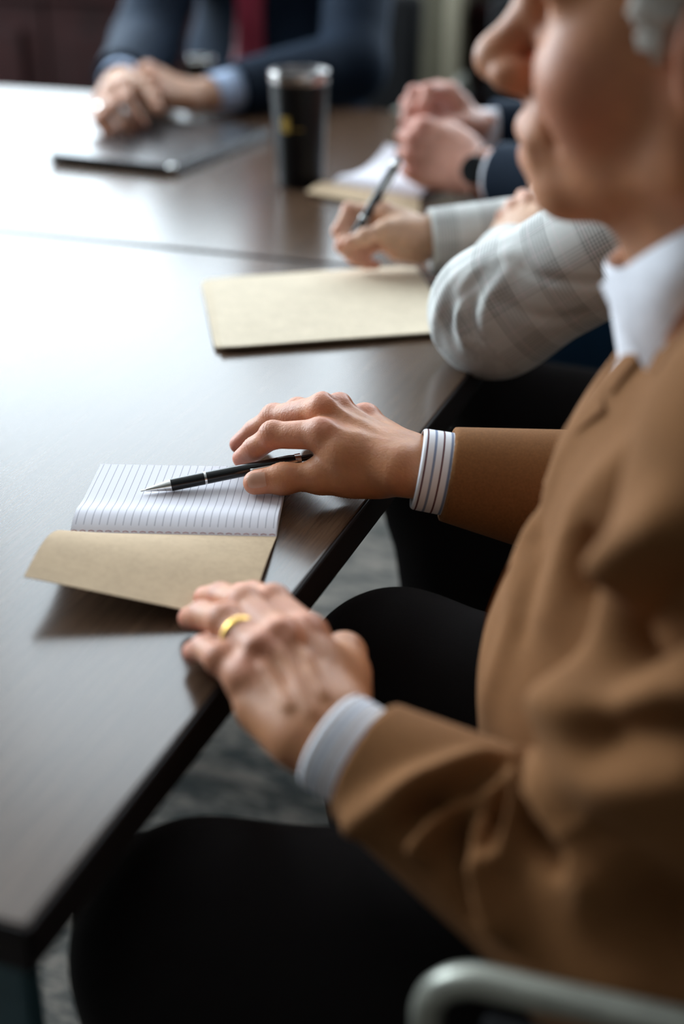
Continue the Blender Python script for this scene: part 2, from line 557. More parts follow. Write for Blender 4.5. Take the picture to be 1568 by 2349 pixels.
M = dict(
    wood=wood_mat(), edge=plain('black_edge_band', (0.012, 0.008, 0.008), 0.6, Specular_IOR_Level=0.2),
    carpet=carpet_mat(), kraft=kraft_mat('kraft_card', (0.52, 0.38, 0.245)), manila=kraft_mat('manila_card', (0.66, 0.555, 0.42)),
    page=ruled_mat(), paper=plain('white_paper', (0.70, 0.685, 0.73), 0.75), thread=plain('red_thread', (0.28, 0.05, 0.04), 0.8),
    skin_old=skin_mat('weathered_skin', (0.53, 0.232, 0.108), (0.66, 0.225, 0.16), 0.46, 0.60, 0.9),
    skin_face=skin_mat('ruddy_skin', (0.48, 0.24, 0.135), (0.56, 0.20, 0.13), 0.5, 0.2, 0.5),
    skin_fair=skin_mat('fair_skin', (0.60, 0.36, 0.24), (0.62, 0.25, 0.18), 0.5, 0.15, 0.3),
    skin_pink=skin_mat('pink_skin', (0.62, 0.31, 0.23), (0.62, 0.19, 0.15), 0.48, 0.15, 0.4),
    skin_tan=skin_mat('tanned_skin', (0.50, 0.27, 0.17), (0.52, 0.20, 0.13), 0.45, 0.15, 0.4),
    nail=plain('fingernail', (0.52, 0.27, 0.18), 0.28),
    camel=wool_mat('brown_wool', (0.205, 0.089, 0.032), 620, 0.06, 0.9, 0.35, (0.55, 0.36, 0.24)),
    black_cloth=wool_mat('black_wool', (0.009, 0.007, 0.007), 800, 0.30, 0.9, 0.2, (0.16, 0.13, 0.13)),
    navy=wool_mat('navy_wool', (0.004, 0.010, 0.022), 800, 0.10, 0.8, 0.25, (0.12, 0.24, 0.42)),
    denim=wool_mat('blue_trouser_cloth', (0.015, 0.05, 0.10), 800, 0.3, 0.85, 0.2),
    check=check_mat(), lapel_grey=plain('light_grey_wool', (0.47, 0.47, 0.455), 0.85, grain=300), stripe=stripe_shirt_mat(), white_shirt=plain('white_shirt_cotton', (0.80, 0.80, 0.86), 0.75),
    blue_shirt=plain('pale_blue_shirt_cotton', (0.42, 0.52, 0.72), 0.75),
    tie=plain('red_silk', (0.23, 0.012, 0.035), 0.45, grain=400, amt=0.3),
    grey_hair=wool_mat('grey_hair', (0.52, 0.47, 0.42), 900, 0.3, 0.6, 0.3), dark_hair=wool_mat('brown_hair', (0.06, 0.03, 0.018), 900, 0.3, 0.5, 0.3),
    gold=plain('gold', (0.66, 0.40, 0.10), 0.3, 1.0), silver=plain('silver', (0.80, 0.79, 0.77), 0.18, 1.0),
    pen_black=plain('black_lacquer', (0.006, 0.007, 0.008), 0.18), chair_metal=plain('pale_powder_coated_steel', (0.36, 0.36, 0.31), 0.36, 0.5),
    chair_black=wool_mat('black_upholstery', (0.012, 0.012, 0.013), 500, 0.15, 0.85),
    teal=plain('dark_teal_panel', (0.035, 0.085, 0.105), 0.5),
    tumbler=plain('black_powder_coat', (0.003, 0.003, 0.0035), 0.38, Specular_IOR_Level=0.2), rim_steel=plain('dark_brushed_steel', (0.36, 0.34, 0.33), 0.25, 1.0), lid=plain('smoke_plastic', (0.10, 0.09, 0.09), 0.12),
    gilt=plain('gilt_print', (0.45, 0.30, 0.06), 0.4, 0.3), laptop=plain('graphite_aluminium', (0.035, 0.034, 0.036), 0.24, 0.6),
    maroon=plain('mahogany_panel', (0.017, 0.0034, 0.003), 0.65, grain=9, amt=0.35, Specular_IOR_Level=0.12), olive=plain('olive_paint', (0.105, 0.094, 0.060), 0.6),
    trim=plain('pale_olive_trim', (0.36, 0.32, 0.23), 0.5), wall=plain('warm_grey_wall', (0.10, 0.09, 0.08), 0.85),
    ceiling=plain('grey_ceiling', (0.6, 0.585, 0.565), 0.9), frame=plain('window_frame_paint', (0.35, 0.33, 0.30), 0.5), glass=glass_mat(),
    eye=plain('eye_white', (0.75, 0.72, 0.70), 0.15), watch=plain('dark_watch_steel', (0.03, 0.028, 0.028), 0.25, 0.7),
    shoe=plain('black_leather', (0.010, 0.009, 0.009), 0.3),
)

# ------------------------------------------------------------------ the room
R = ROOM
T_ = 0.12
def struct(name, lo, hi, mat, bevel=0.0, parent=None):
    o = box(name, lo, hi, mat, parent, bevel)
    if parent is None: o['kind'] = 'structure'
    return o
floor = struct('floor', (R['x0'] - T_, R['y0'] - T_, -0.1), (R['x1'] + T_, R['y1'] + T_, 0), M['carpet'])
ceiling = struct('ceiling', (R['x0'] - T_, R['y0'] - T_, R['z1']), (R['x1'] + T_, R['y1'] + T_, R['z1'] + 0.1), M['ceiling'])

def wall_with_openings(name, axis, pos, a0, a1, z1, wins, zr, inward):
    """a wall slab made of one mesh with rectangular openings; axis 'x' runs along x at y = pos"""
    bm = bmesh.new()
    cuts = sorted(wins); t0, t1 = (pos, pos + T_ * -inward) if True else None
    lo_t, hi_t = min(t0, t1), max(t0, t1)
    def add(p0, p1, q0, q1):
        if axis == 'x': box_bm((p0, lo_t, q0), (p1, hi_t, q1), bm=bm)
        else: box_bm((lo_t, p0, q0), (hi_t, p1, q1), bm=bm)
    add(a0, a1, 0, zr[0]); add(a0, a1, zr[1], z1)
    e = a0
    for w0, w1 in cuts:
        add(e, w0, zr[0], zr[1]); e = w1
    add(e, a1, zr[0], zr[1])
    o = link(name, bm_mesh(name, bm), M['wall'])
    o['kind'] = 'structure'
    return o
wall_far = wall_with_openings('wall_far', 'x', R['y1'], R['x0'], R['x1'], R['z1'], FAR_WIN, FAR_Z, -1)
wall_left = wall_with_openings('wall_left', 'y', R['x0'], R['y0'], R['y1'], R['z1'], LEFT_WIN, LEFT_Z, 1)
wall_right = struct('wall_right', (R['x1'], R['y0'], 0), (R['x1'] + T_, R['y1'], R['z1']), M['wall'])
wall_back = struct('wall_back', (R['x0'], R['y0'] - T_, 0), (R['x1'], R['y0'], R['z1']), M['wall'])

# mahogany wainscot along the far wall: backing boards, stiles and raised panels
PX1 = -1.145
wx0 = R['x0'] + 0.002
n_pan = 6
pw = (PX1 - wx0) / n_pan
for i in range(n_pan):
    a = wx0 + i * pw
    box('wainscot_panel', (a + 0.004, R['y1'] - 0.030, 0.10), (a + pw - 0.004, R['y1'] - 0.001, 0.80), M['maroon'], wall_far, 0.004)
    box('raised_panel', (a + 0.07, R['y1'] - 0.043, 0.18), (a + pw - 0.07, R['y1'] - 0.029, 0.72), M['maroon'], wall_far, 0.006)
for i in range(3):
    a = -0.955 + i * 0.95
    box('wainscot_panel', (a + 0.004, R['y1'] - 0.030, 0.10), (a + 0.942, R['y1'] - 0.001, 0.80), M['maroon'], wall_far, 0.004)
    box('raised_panel', (a + 0.07, R['y1'] - 0.043, 0.18), (a + 0.88, R['y1'] - 0.029, 0.72), M['maroon'], wall_far, 0.006)
s = struct('trim_1', (wx0, R['y1'] - 0.05, 0.80), (PX1, R['y1'] - 0.001, 0.835), M['maroon'], 0.006)
s = struct('trim_2', (-0.955, R['y1'] - 0.05, 0.80), (R['x1'] - 0.002, R['y1'] - 0.001, 0.835), M['maroon'], 0.006)
struct('baseboard_far', (wx0, R['y1'] - 0.034, 0.0), (PX1, R['y1'] - 0.001, 0.10), M['maroon'], 0.004)
struct('baseboard_left', (R['x0'] + 0.001, R['y0'] + 0.002, 0.0), (R['x0'] + 0.02, R['y1'] - 0.05, 0.10), M['maroon'], 0.004)
struct('baseboard_right', (R['x1'] - 0.02, R['y0'] + 0.002, 0.0), (R['x1'] - 0.001, R['y1'] - 0.05, 0.10), M['maroon'], 0.004)
struct('baseboard_back', (R['x0'] + 0.03, R['y0'] + 0.001, 0.0), (R['x1'] - 0.03, R['y0'] + 0.02, 0.10), M['maroon'], 0.004)

# olive pier standing proud of the far wall, with a pale strip down its edge
struct('trim_3', (-1.14, R['y1'] - 0.06, 0.0), (-0.999, R['y1'] - 0.001, R['z1']), M['olive'], 0.003)
struct('trim_4', (-0.999, R['y1'] - 0.085, 0.0), (-0.96, R['y1'] - 0.001, R['z1']), M['trim'], 0.004)

def window(i, axis, a0, a1, zr, pos):
    name = 'window_%d' % i
    def bx(nm, p0, p1, q0, q1, t0, t1, mat, par, bev=0.004):
        lo, hi = ((p0, t0, q0), (p1, t1, q1)) if axis == 'x' else ((t0, p0, q0), (t1, p1, q1))
        return box(nm, lo, hi, mat, par, bev)
    sgn = 1 if axis == 'x' else -1
    t0, t1 = sorted((pos + sgn * 0.03, pos + sgn * 0.08))
    bm = bmesh.new()
    def add(p0, p1, q0, q1):
        lo, hi = ((p0, t0, q0), (p1, t1, q1)) if axis == 'x' else ((t0, p0, q0), (t1, p1, q1))
        box_bm(lo, hi, 0.004, 2, bm)
    e = 0.001; w = 0.045
    add(a0 + e, a0 + w, zr[0] + e, zr[1] - e); add(a1 - w, a1 - e, zr[0] + e, zr[1] - e)
    add(a0 + w, a1 - w, zr[0] + e, zr[0] + w); add(a0 + w, a1 - w, zr[1] - w, zr[1] - e)
    o = link(name, bm_mesh(name, bm), M['frame']); o['kind'] = 'structure'
    mid = zr[0] + 0.62 * (zr[1] - zr[0])
    bx('transom_bar', a0 + w, a1 - w, mid - 0.015, mid + 0.015, t0, t1, M['frame'], o)
    tm = (t0 + t1) / 2
    bx('pane', a0 + w, a1 - w, zr[0] + w, mid - 0.015, tm - 0.003, tm + 0.003, M['glass'], o, 0)
    bx('pane', a0 + w, a1 - w, mid + 0.015, zr[1] - w, tm - 0.003, tm + 0.003, M['glass'], o, 0)
    s0, s1 = sorted((pos - sgn * 0.06, pos + sgn * 0.03))
    bx('sill', a0 + e, a1 - e, zr[0] + e, zr[0] + 0.025, s0, s1, M['frame'], o)
k = 1
for a0, a1 in FAR_WIN: window(k, 'x', a0, a1, FAR_Z, R['y1']); k += 1
for a0, a1 in LEFT_WIN: window(k, 'y', a0, a1, LEFT_Z, R['x0']); k += 1

# ------------------------------------------------------------------ the two joined tables
TZ = 0.74
EDGE_X, TAB_X0 = -0.325, -1.775
def table(name, y0, y1, label, legs):
    cx = (EDGE_X + TAB_X0) / 2
    t = empty(name, (cx, (y0 + y1) / 2, 0), label, 'table', 'conference table modules')
    # top: laminate slab with a proud black edge band
    box('tabletop', (TAB_X0 + 0.003, y0 + 0.003, TZ - 0.027), (EDGE_X - 0.003, y1 - 0.003, TZ), M['wood'], t, 0.0012, 2)
    bm = bmesh.new()
    for lo, hi in (((EDGE_X - 0.003, y0, TZ - 0.029), (EDGE_X, y1, TZ - 0.0006)), ((TAB_X0, y0, TZ - 0.029), (TAB_X0 + 0.003, y1, TZ - 0.0006)),
                   ((TAB_X0, y0, TZ - 0.029), (EDGE_X, y0 + 0.003, TZ - 0.0006)), ((TAB_X0, y1 - 0.003, TZ - 0.029), (EDGE_X, y1, TZ - 0.0006))):
        box_bm(lo, hi, 0.001, 1, bm)
    link('edge_band', bm_mesh('edge_band', bm), M['edge'], t)
    for x0, x1, yy in legs:
        box('leg_panel', (x0, yy - 0.009, 0.03), (x1, yy + 0.009, TZ - 0.028), M['teal'], t, 0.003)
        box('foot', (x0 + 0.02, yy - 0.025, 0.0), (x1 - 0.02, yy + 0.025, 0.03), M['edge'], t, 0.004)
    return t
table('conference_table', 0.455, 1.610, 'dark wood laminate table nearest the camera, holding the open ruled notebook', ((-1.70, -0.362, 0.506), (-1.45, -0.85, 1.54)))
table('conference_table', 1.6165, 2.64, 'dark wood laminate table beyond the seam, holding the tumbler and laptop', ((-1.45, -0.85, 1.70), (-1.45, -0.95, 2.38)))

# ------------------------------------------------------------------ notebooks
def grid_sheet(P, thick, uv=None):
    """thin solid from a grid of points (a, b, 3); returns mesh with 'cloth' coordinates"""
    a, b, _ = P.shape
    du = np.gradient(P, axis=0); dv = np.gradient(P, axis=1)
    N = np.cross(du, dv); N /= np.linalg.norm(N, axis=2)[..., None] + 1e-12
    if N[..., 2].mean() < 0: N = -N
    top = P.reshape(-1, 3); bot = (P - N * thick).reshape(-1, 3)
    V = np.concatenate([top, bot]); n = a * b; F = []
    for i in range(a - 1):
        for j in range(b - 1):
            q = [i * b + j, (i + 1) * b + j, (i + 1) * b + j + 1, i * b + j + 1]
            F.append(q); F.append([x + n for x in q[::-1]])
    bd = [(i, 0) for i in range(a)] + [(a - 1, j) for j in range(1, b)] + [(i, b - 1) for i in range(a - 2, -1, -1)] + [(0, j) for j in range(b - 2, 0, -1)]
    ids = [i * b + j for i, j in bd]
    for p, q in zip(ids, ids[1:] + ids[:1]): F.append([p, q, q + n, p + n][::-1])
    me = mesh_np('sheet', V, np.array(F))
    bm = bmesh.new(); bm.from_mesh(me); bmesh.ops.recalc_face_normals(bm, faces=bm.faces[:]); bm.to_mesh(me); bm.free()
    try: me.set_sharp_from_angle(angle=math.radians(50))
    except Exception: pass
    if uv is not None:
        U = np.zeros((len(V), 3)); U[:n, :2] = uv.reshape(-1, 2); U[n:, :2] = uv.reshape(-1, 2)
        vec_attr(me, 'cloth', U)
    return me

def notebook(label, sL, sR, width, cover_free, group, page_lift=0.0, curl=0.0):
    """stitched booklet. sL, sR: ends of the spine on the table. Pages lie on the far side, the cover is thrown over to the near side."""
    sL, sR = np.array(sL), np.array(sR)
    e = sR - sL; Ls = np.linalg.norm(e); e /= Ls
    n = unit(np.cross(V3(0, 0, 1), e))                 # away from the camera side
    t = empty('notebook', (sL + sR) / 2 - V3(0, 0, 0), label, 'notebook', group)
    z0 = sL[2]
    # back cover + pages: a small rise out of the stitched gutter
    na, nb = 40, 36
    us = np.linspace(0, Ls, na); ws = np.linspace(0, width, nb)
    def page(hmax, inset, lift):
        P = np.zeros((na, nb, 3)); UV = np.zeros((na, nb, 2))
        for i, u in enumerate(us):
            for j, w in enumerate(ws):
                h = hmax * (1 - math.exp(-w / 0.008)) + 0.0035 * math.exp(-((w - 0.022) / 0.016) ** 2) * (hmax / 0.006)
                h += lift * (w / width) ** 2 + curl * max(0, (w / width - 0.45)) ** 2 * (1 - u / Ls)
                P[i, j] = sL + e * (u * (1 - 2 * inset) + inset * Ls) + n * (w - inset * 0.1) + V3(0, 0, h + 0.0006)
                UV[i, j] = (u, w)
        return P, UV
    P, UV = page(0.0055, 0.003, page_lift)
    link('ruled_page', grid_sheet(P, 0.0003, UV), M['page'], t)
    for q in range(4):
        P2, UV2 = page(0.0046 - 0.0010 * q, 0.003, page_lift * 0.8)
        P2 = P2 + e * (0.0004 * (q % 2)) - n * 0.0004 * q
        link('inner_page', grid_sheet(P2, 0.0006, UV2), M['paper'], t)
    P3, UV3 = page(0.0008, 0.0, page_lift * 0.6)
    link('back_cover', grid_sheet(P3, 0.0005, UV3), M['kraft'], t)
    # front cover, curved over towards the camera
    fl, fr = np.array(cover_free[0]), np.array(cover_free[1])
    P4 = np.zeros((na, nb, 3)); UV4 = np.zeros((na, nb, 2))
    for i, u in enumerate(us):
        s = u / Ls
        a = sL + e * u + V3(0, 0, 0.0012); f = fl + (fr - fl) * s
        rise = cover_free[2] * (1 - s) + cover_free[3] * s
        for j, w in enumerate(ws):
            q = w / width
            p = a + (f - a) * q
            p = p + V3(0, 0, rise * math.sin(math.pi * min(1, q * 1.0)) ** 1 * (1 - 0.45 * q))
            P4[i, j] = p; UV4[i, j] = (u, w)
    link('front_cover', grid_sheet(P4, 0.0006, UV4), M['kraft'], t)
    # stitching along the gutter
    bm = bmesh.new(); ns = 24
    for q in range(ns):
        u0 = (q + 0.15) / ns * Ls; u1 = (q + 0.85) / ns * Ls
        pts = [sL + e * (u0 + (u1 - u0) * x) + n * 0.0006 + V3(0, 0, 0.0022 + 0.0007 * math.sin(math.pi * x)) for x in (0, 0.5, 1)]
        b2 = sweep(pts, 0.00026, 6); tmp = bpy.data.meshes.new('t'); b2.to_mesh(tmp); b2.free(); bm.from_mesh(tmp); bpy.data.meshes.remove(tmp)
    link('stitching', bm_mesh('stitching', bm, True), M['thread'], t)
    return t

nbL, nbR = at_z(160, 1224, TZ + 0.001), at_z(634, 1234, TZ + 0.001)
notebook('open kraft notebook with ruled pages beside the black pen, cover folded back', nbL, nbR, 0.118,
         (at_z(54, 1322, 0.766), at_z(566, 1428, 0.7435), 0.016, 0.004), 'open kraft notebooks', 0.0)
q0, q1 = V3(-0.735, 2.02, TZ + 0.001), V3(-0.585, 1.98, TZ + 0.001)
notebook('small open kraft notebook with lifted white page under the clasped hands', q0, q1, 0.15,
         (q0 + V3(-0.01, -0.085, 0.006), q1 + V3(0.03, -0.10, 0.002), 0.008, 0.004), 'open kraft notebooks', 0.004, 0.085)

# ------------------------------------------------------------------ pens
def pen(label, tip, end, up=(0, 0, 1), r=0.0050, silver_grip=True):
    tip, end = np.array(tip), np.array(end)
    ax = unit(end - tip); L = np.linalg.norm(end - tip)
    t = empty('ballpoint_pen', tip, label, 'pen', 'black ballpoint pens')
    lathe('tip', [(0, 0), (0.0006, 0.0002), (0.0008, 0.004), (0.0013, 0.0045), (0.0030, 0.014), (0.0042, 0.021), (r * 0.96, 0.0245), (0, 0.0246)], tip, ax, M['silver'], t)
    lathe('barrel', [(0, 0.0246), (r, 0.0247), (r * 1.03, 0.05), (r * 1.02, 0.0515), (0, 0.0516)], tip, ax, M['pen_black'], t)
    lathe('ring', [(0, 0.0516), (r * 1.08, 0.0517), (r * 1.08, 0.0535), (0, 0.0536)], tip, ax, M['silver'], t)
    lathe('upper_barrel', [(0, 0.0536), (r * 1.02, 0.0537), (r * 0.98, L - 0.020), (r * 0.86, L - 0.0150), (0, L - 0.0149)], tip, ax, M['pen_black'], t)
    lathe('collar', [(0, L - 0.0155), (r * 0.95, L - 0.0152), (r * 0.95, L - 0.0105), (0, L - 0.0104)], tip, ax, M['silver'], t)
    lathe('push_button', [(0, L - 0.0104), (r * 0.5, L - 0.0103), (r * 0.48, L - 0.001), (r * 0.3, L), (0, L)], tip, ax, M['pen_black'], t)
    u = unit(np.array(up) - ax * (np.array(up) @ ax))
    o = tip + u * (r + 0.0014)
    tube('clip', [o + ax * (L - 0.014) - u * 0.0018, o + ax * (L - 0.0145), o + ax * (L - 0.030), o + ax * (L - 0.050), o + ax * (L - 0.0535) - u * 0.0008], [(0.0015, 0.0005)] * 5, M['silver'], t, 10, up=u)
    return t
PEN_TIP = at_z(322, 1127, TZ + 0.0098)
PEN_END = at_z(735, 1043, TZ + 0.026)
PEN_END = PEN_TIP + unit(PEN_END - PEN_TIP) * 0.142
pen('black and silver ballpoint pen lying on the ruled notebook page under the thumb', PEN_TIP, PEN_END, up=(0.1, -1, 0.1))

# ------------------------------------------------------------------ manila folders under the writing hand
def folder(label, corners, z, tab_at):
    c = [np.array([*p[:2], z]) for p in corners]                    # near-left, near-right, far-right, far-left
    t = empty('manila_folder', (c[0] + c[2]) / 2, label, 'folder', 'manila folders in the stack')
    na, nb = 14, 14
    for k, (name, dz) in enumerate((('back_leaf', 0.0), ('front_leaf', 0.0013))):
        P = np.zeros((na, nb, 3))
        for i in range(na):
            for j in range(nb):
                u, w = i / (na - 1), j / (nb - 1)
                p = (c[0] * (1 - u) + c[1] * u) * (1 - w) + (c[3] * (1 - u) + c[2] * u) * w
                rnd = 0.006 * (max(0, abs(u - 0.5) * 2 - 0.92) / 0.08) * (max(0, abs(w - 0.5) * 2 - 0.92) / 0.08)
                p = p + (((c[0] + c[2]) / 2) - p) * rnd * 2
                P[i, j] = p + V3(0, 0, dz + 0.0012 * math.sin(3.1 * u) * math.sin(3.1 * w) * k)
        link(name, grid_sheet(P, 0.0006), M['manila'], t)
    ex = unit(c[2] - c[3]); ey = unit(c[3] - c[0])
    b0 = c[3] + ex * tab_at
    P = np.zeros((10, 4, 3))
    for i in range(10):
        for j in range(4):
            u, w = i / 9, j / 3
            P[i, j] = b0 + ex * (0.085 * (u - 0.5) * (1 - 0.12 * w) + 0.0425) + ey * (0.011 * w - 0.0015) + V3(0, 0, 0.0002)
    link('tab', grid_sheet(P, 0.0006), M['manila'], t)
    return t
f_nl, f_nr, f_fl = at_z(505, 812, TZ), at_z(990, 776, TZ), at_z(480, 655, TZ)
fr = f_fl + (f_nr - f_nl)
for i, (lab, dx, dy, rot) in enumerate((('lowest manila folder of the stack under the writing hand', -0.014, 0.012, 0.03),
                                        ('middle manila folder of the stack, one corner peeking out at its left', -0.010, 0.004, 0.015),
                                        ('top manila folder of the stack, the one being written on', 0.0, 0.0, 0.0))):
    pts = [f_nl, f_nr + (f_nr - f_nl) * 0.12, fr + (f_nr - f_nl) * 0.12, f_fl]
    cc = (f_nl + fr) / 2
    rm = np.array([[math.cos(rot), -math.sin(rot), 0], [math.sin(rot), math.cos(rot), 0], [0, 0, 1]])
    pts = [cc + rm @ (p - cc) + V3(dx, dy, 0) for p in pts]
    folder(lab, pts, TZ + 0.0010 + 0.0024 * i, 0.005 + 0.07 * i)

# ------------------------------------------------------------------ tumbler
tb = at_z(689, 424, TZ); tb[2] = TZ
t = empty('tumbler', tb, 'tall black insulated tumbler with clear lid and gilt emblem', 'cup')
lathe('body', [(0, 0.0), (0.0325, 0.0), (0.0345, 0.003), (0.0355, 0.02), (0.0385, 0.075), (0.0425, 0.148), (0.0428, 0.152), (0.0400, 0.152), (0.036, 0.06), (0.0, 0.058)], tb, (0, 0, 1), M['tumbler'], t, 48)
lathe('rim', [(0.0428, 0.151), (0.0436, 0.1525), (0.0442, 0.166), (0.0436, 0.1675), (0.0405, 0.1675), (0.0400, 0.160), (0.0400, 0.151)], tb, (0, 0, 1), M['rim_steel'], t, 48)
lathe('lid', [(0.0398, 0.156), (0.0398, 0.164), (0.036, 0.1655), (0.034, 0.161), (0, 0.160)], tb, (0, 0, 1), M['lid'], t, 48)
def wrap_patch(name, a0, a1, z0, z1, par, mat):
    P = np.zeros((8, 5, 3))
    for i in range(8):
        for j in range(5):
            a = a0 + (a1 - a0) * i / 7; z = z0 + (z1 - z0) * j / 4
            r = 0.0385 + (z - 0.075) * (0.004 / 0.073) + 0.0004
            P[i, j] = tb + V3(math.cos(a) * r, math.sin(a) * r, z)
    return link(name, grid_sheet(P, 0.0003), mat, par)
va = math.atan2(-tb[1], -tb[0])
wrap_patch('emblem', va - 0.72, va - 0.38, 0.084, 0.106, t, M['gilt'])
wrap_patch('gilt_line', va - 0.30, va + 0.12, 0.088, 0.0895, t, M['gilt'])

# ------------------------------------------------------------------ short cup behind the folded hands
cb = at_z(458, 214, TZ); cb[2] = TZ
t = empty('steel_cup', cb, 'short dark cup with bright steel rim standing behind the folded hands', 'cup')
lathe('body', [(0, 0.0), (0.024, 0.0), (0.026, 0.003), (0.031, 0.060), (0.0295, 0.060), (0.025, 0.006), (0, 0.005)], cb, (0, 0, 1), M['tumbler'], t, 36)
lathe('rim', [(0.031, 0.059), (0.0318, 0.0605), (0.0318, 0.068), (0.0300, 0.0695), (0.0285, 0.068), (0.0293, 0.059), (0.031, 0.059)], cb, (0, 0, 1), M['silver'], t, 36)

# ------------------------------------------------------------------ laptop
c0, c1, c3 = at_z(108, 374, TZ), at_z(392, 404, TZ), at_z(600, 300, TZ)
ex = unit((c1 - c0) * V3(1, 1, 0)); ey = unit(np.cross(V3(0, 0, 1), ex)); wl = 0.235; dl = 0.335
ang = math.atan2(ex[1], ex[0])
t = empty('laptop', (c1 + c0) / 2 + ey * dl / 2, 'thin closed graphite laptop lying on the table under folded hands', 'laptop', rz=ang)
def slab(name, x0, x1, y0, y1, z0, z1, bev, mat):
    bm = bmesh.new(); bmesh.ops.create_cube(bm, size=1)
    for v in bm.verts: v.co = Vector((x0 + (v.co.x + .5) * (x1 - x0), y0 + (v.co.y + .5) * (y1 - y0), z0 + (v.co.z + .5) * (z1 - z0)))
    ve = [e for e in bm.edges if abs(e.verts[0].co.z - e.verts[1].co.z) > 1e-5]
    bmesh.ops.bevel(bm, geom=ve, offset=0.012, segments=5, profile=0.5, affect='EDGES')
    he = [e for e in bm.edges if abs(e.verts[0].co.z - e.verts[1].co.z) < 1e-6 and len(e.link_faces) == 2 and abs(e.link_faces[0].normal.z - e.link_faces[1].normal.z) > 0.5]
    bmesh.ops.bevel(bm, geom=he, offset=bev, segments=3, profile=0.5, affect='EDGES')
    me = bm_mesh(name, bm, False)
    o3 = np.array(c0)
    for v in me.vertices:
        p = V3(o3[0], o3[1], 0) + ex * v.co.x + ey * v.co.y + V3(0, 0, v.co.z); v.co = Vector(p)
    return link(name, me, mat, t)
slab('base', 0, wl, 0, dl, TZ + 0.002, TZ + 0.010, 0.002, M['laptop'])
slab('lid', 0, wl, 0, dl, TZ + 0.0104, TZ + 0.0165, 0.002, M['laptop'])
slab('hinge', 0.03, wl - 0.03, dl - 0.002, dl + 0.004, TZ + 0.006, TZ + 0.014, 0.001, M['pen_black'])
for fx, fy in ((0.02, 0.02), (wl - 0.02, 0.02), (0.02, dl - 0.02), (wl - 0.02, dl - 0.02)):
    p = c0 + ex * fx + ey * fy; lathe('foot', [(0, 0), (0.006, 0), (0.006, 0.002), (0, 0.0021)], (p[0], p[1], TZ), (0, 0, 1), M['pen_black'], t, 12)
bm = sweep([c0 + ex * (wl - 0.012) + ey * 0.004 + V3(0, 0, 0.013), c0 + ex * (wl + 0.0005) + ey * 0.004 + V3(0, 0, 0.013)], 0.004, 12)
link('latch', bm_mesh('latch', bm, True), M['silver'], t)

# ------------------------------------------------------------------ chairs
def chair(label, seat_c, rz, arm_h=0.705, group='chairs with pale metal arms', half=0.285, mat='chair_black', front=0.20, seat_h=0.46):
    """conference chair: tubular arm frames, upholstered seat and back. Local +x is the way the sitter faces."""
    t = empty('armchair', (seat_c[0], seat_c[1], 0), label, 'chair', group)
    c, s = math.cos(rz), math.sin(rz)
    W = lambda x, y, z: V3(seat_c[0] + c * x - s * y, seat_c[1] + s * x + c * y, z)
    def slabw(name, lo, hi, bev, tilt=0.0, piv=(0, 0)):
        bm = box_bm(lo, hi, bev, 4)
        for v in bm.verts:
            x, y, z = v.co
            if tilt:
                dx, dz = x - piv[0], z - piv[1]
                x, z = piv[0] + dx * math.cos(tilt) - dz * math.sin(tilt), piv[1] + dx * math.sin(tilt) + dz * math.cos(tilt)
            v.co = Vector(W(x, y, z))
        return link(name, bm_mesh(name, bm, True), M[mat], t)
    slabw('seat', (-0.23, -half + 0.035, seat_h - 0.075), (0.23, half - 0.035, seat_h), 0.03)
    slabw('backrest', (-0.30, -half + 0.045, seat_h + 0.06), (-0.24, half - 0.045, seat_h + 0.42), 0.025, 0.10, (-0.27, seat_h))
    for sy in (-1, 1):
        y = sy * half
        r = 0.030
        x0 = front - 0.004
        arc = [W(x0 - 0.030 + 0.030 * math.cos(a), y, arm_h - 0.030 + 0.030 * math.sin(a)) for a in np.linspace(0, math.pi / 2, 6)]
        pts = [W(front + 0.050, y, 0.012), W(front + 0.030, y, 0.25), W(front + 0.008, y, 0.50), W(x0 + 0.001, y, arm_h - 0.060)] + arc + [W(x0 - 0.06, y, arm_h + 0.001), W(x0 - 0.15, y, arm_h + 0.004), W(-0.16, y, arm_h + 0.006), W(-0.25, y, arm_h - 0.004), W(-0.30, y, arm_h - 0.05), W(-0.33, y, 0.40), W(-0.36, y, 0.012)]
        P = smooth_path(pts, 6)
        tube('arm_frame', P, [(0.0085, 0.0080)] * len(P), M['chair_metal'], t, 14)
        slabw('side_panel', (-0.30, y - 0.006 - 0.012 * sy, seat_h - 0.02), (front - 0.03, y + 0.006 - 0.012 * sy, arm_h - 0.035), 0.004)
        for xx in (front + 0.050, -0.36):
            lathe('glide', [(0, 0), (0.014, 0), (0.014, 0.008), (0.008, 0.014), (0, 0.014)], W(xx, y, 0), (0, 0, 1), M['pen_black'], t, 14)
    for xx in (0.17, -0.19):
        tube('crossbar', [W(xx, -half, seat_h - 0.06 - (0.03 if xx < 0 else 0)), W(xx, half, seat_h - 0.06 - (0.03 if xx < 0 else 0))], 0.010, M['chair_metal'], t, 12)
        for sy in (-1, 1):
            fx = front + 0.012 if xx > 0 else -0.333
            tube('side_stay', [W(xx, sy * half, seat_h - 0.06 - (0.03 if xx < 0 else 0)), W(fx, sy * half, seat_h - 0.06 - (0.03 if xx < 0 else 0))], 0.009, M['chair_metal'], t, 10)
    return t

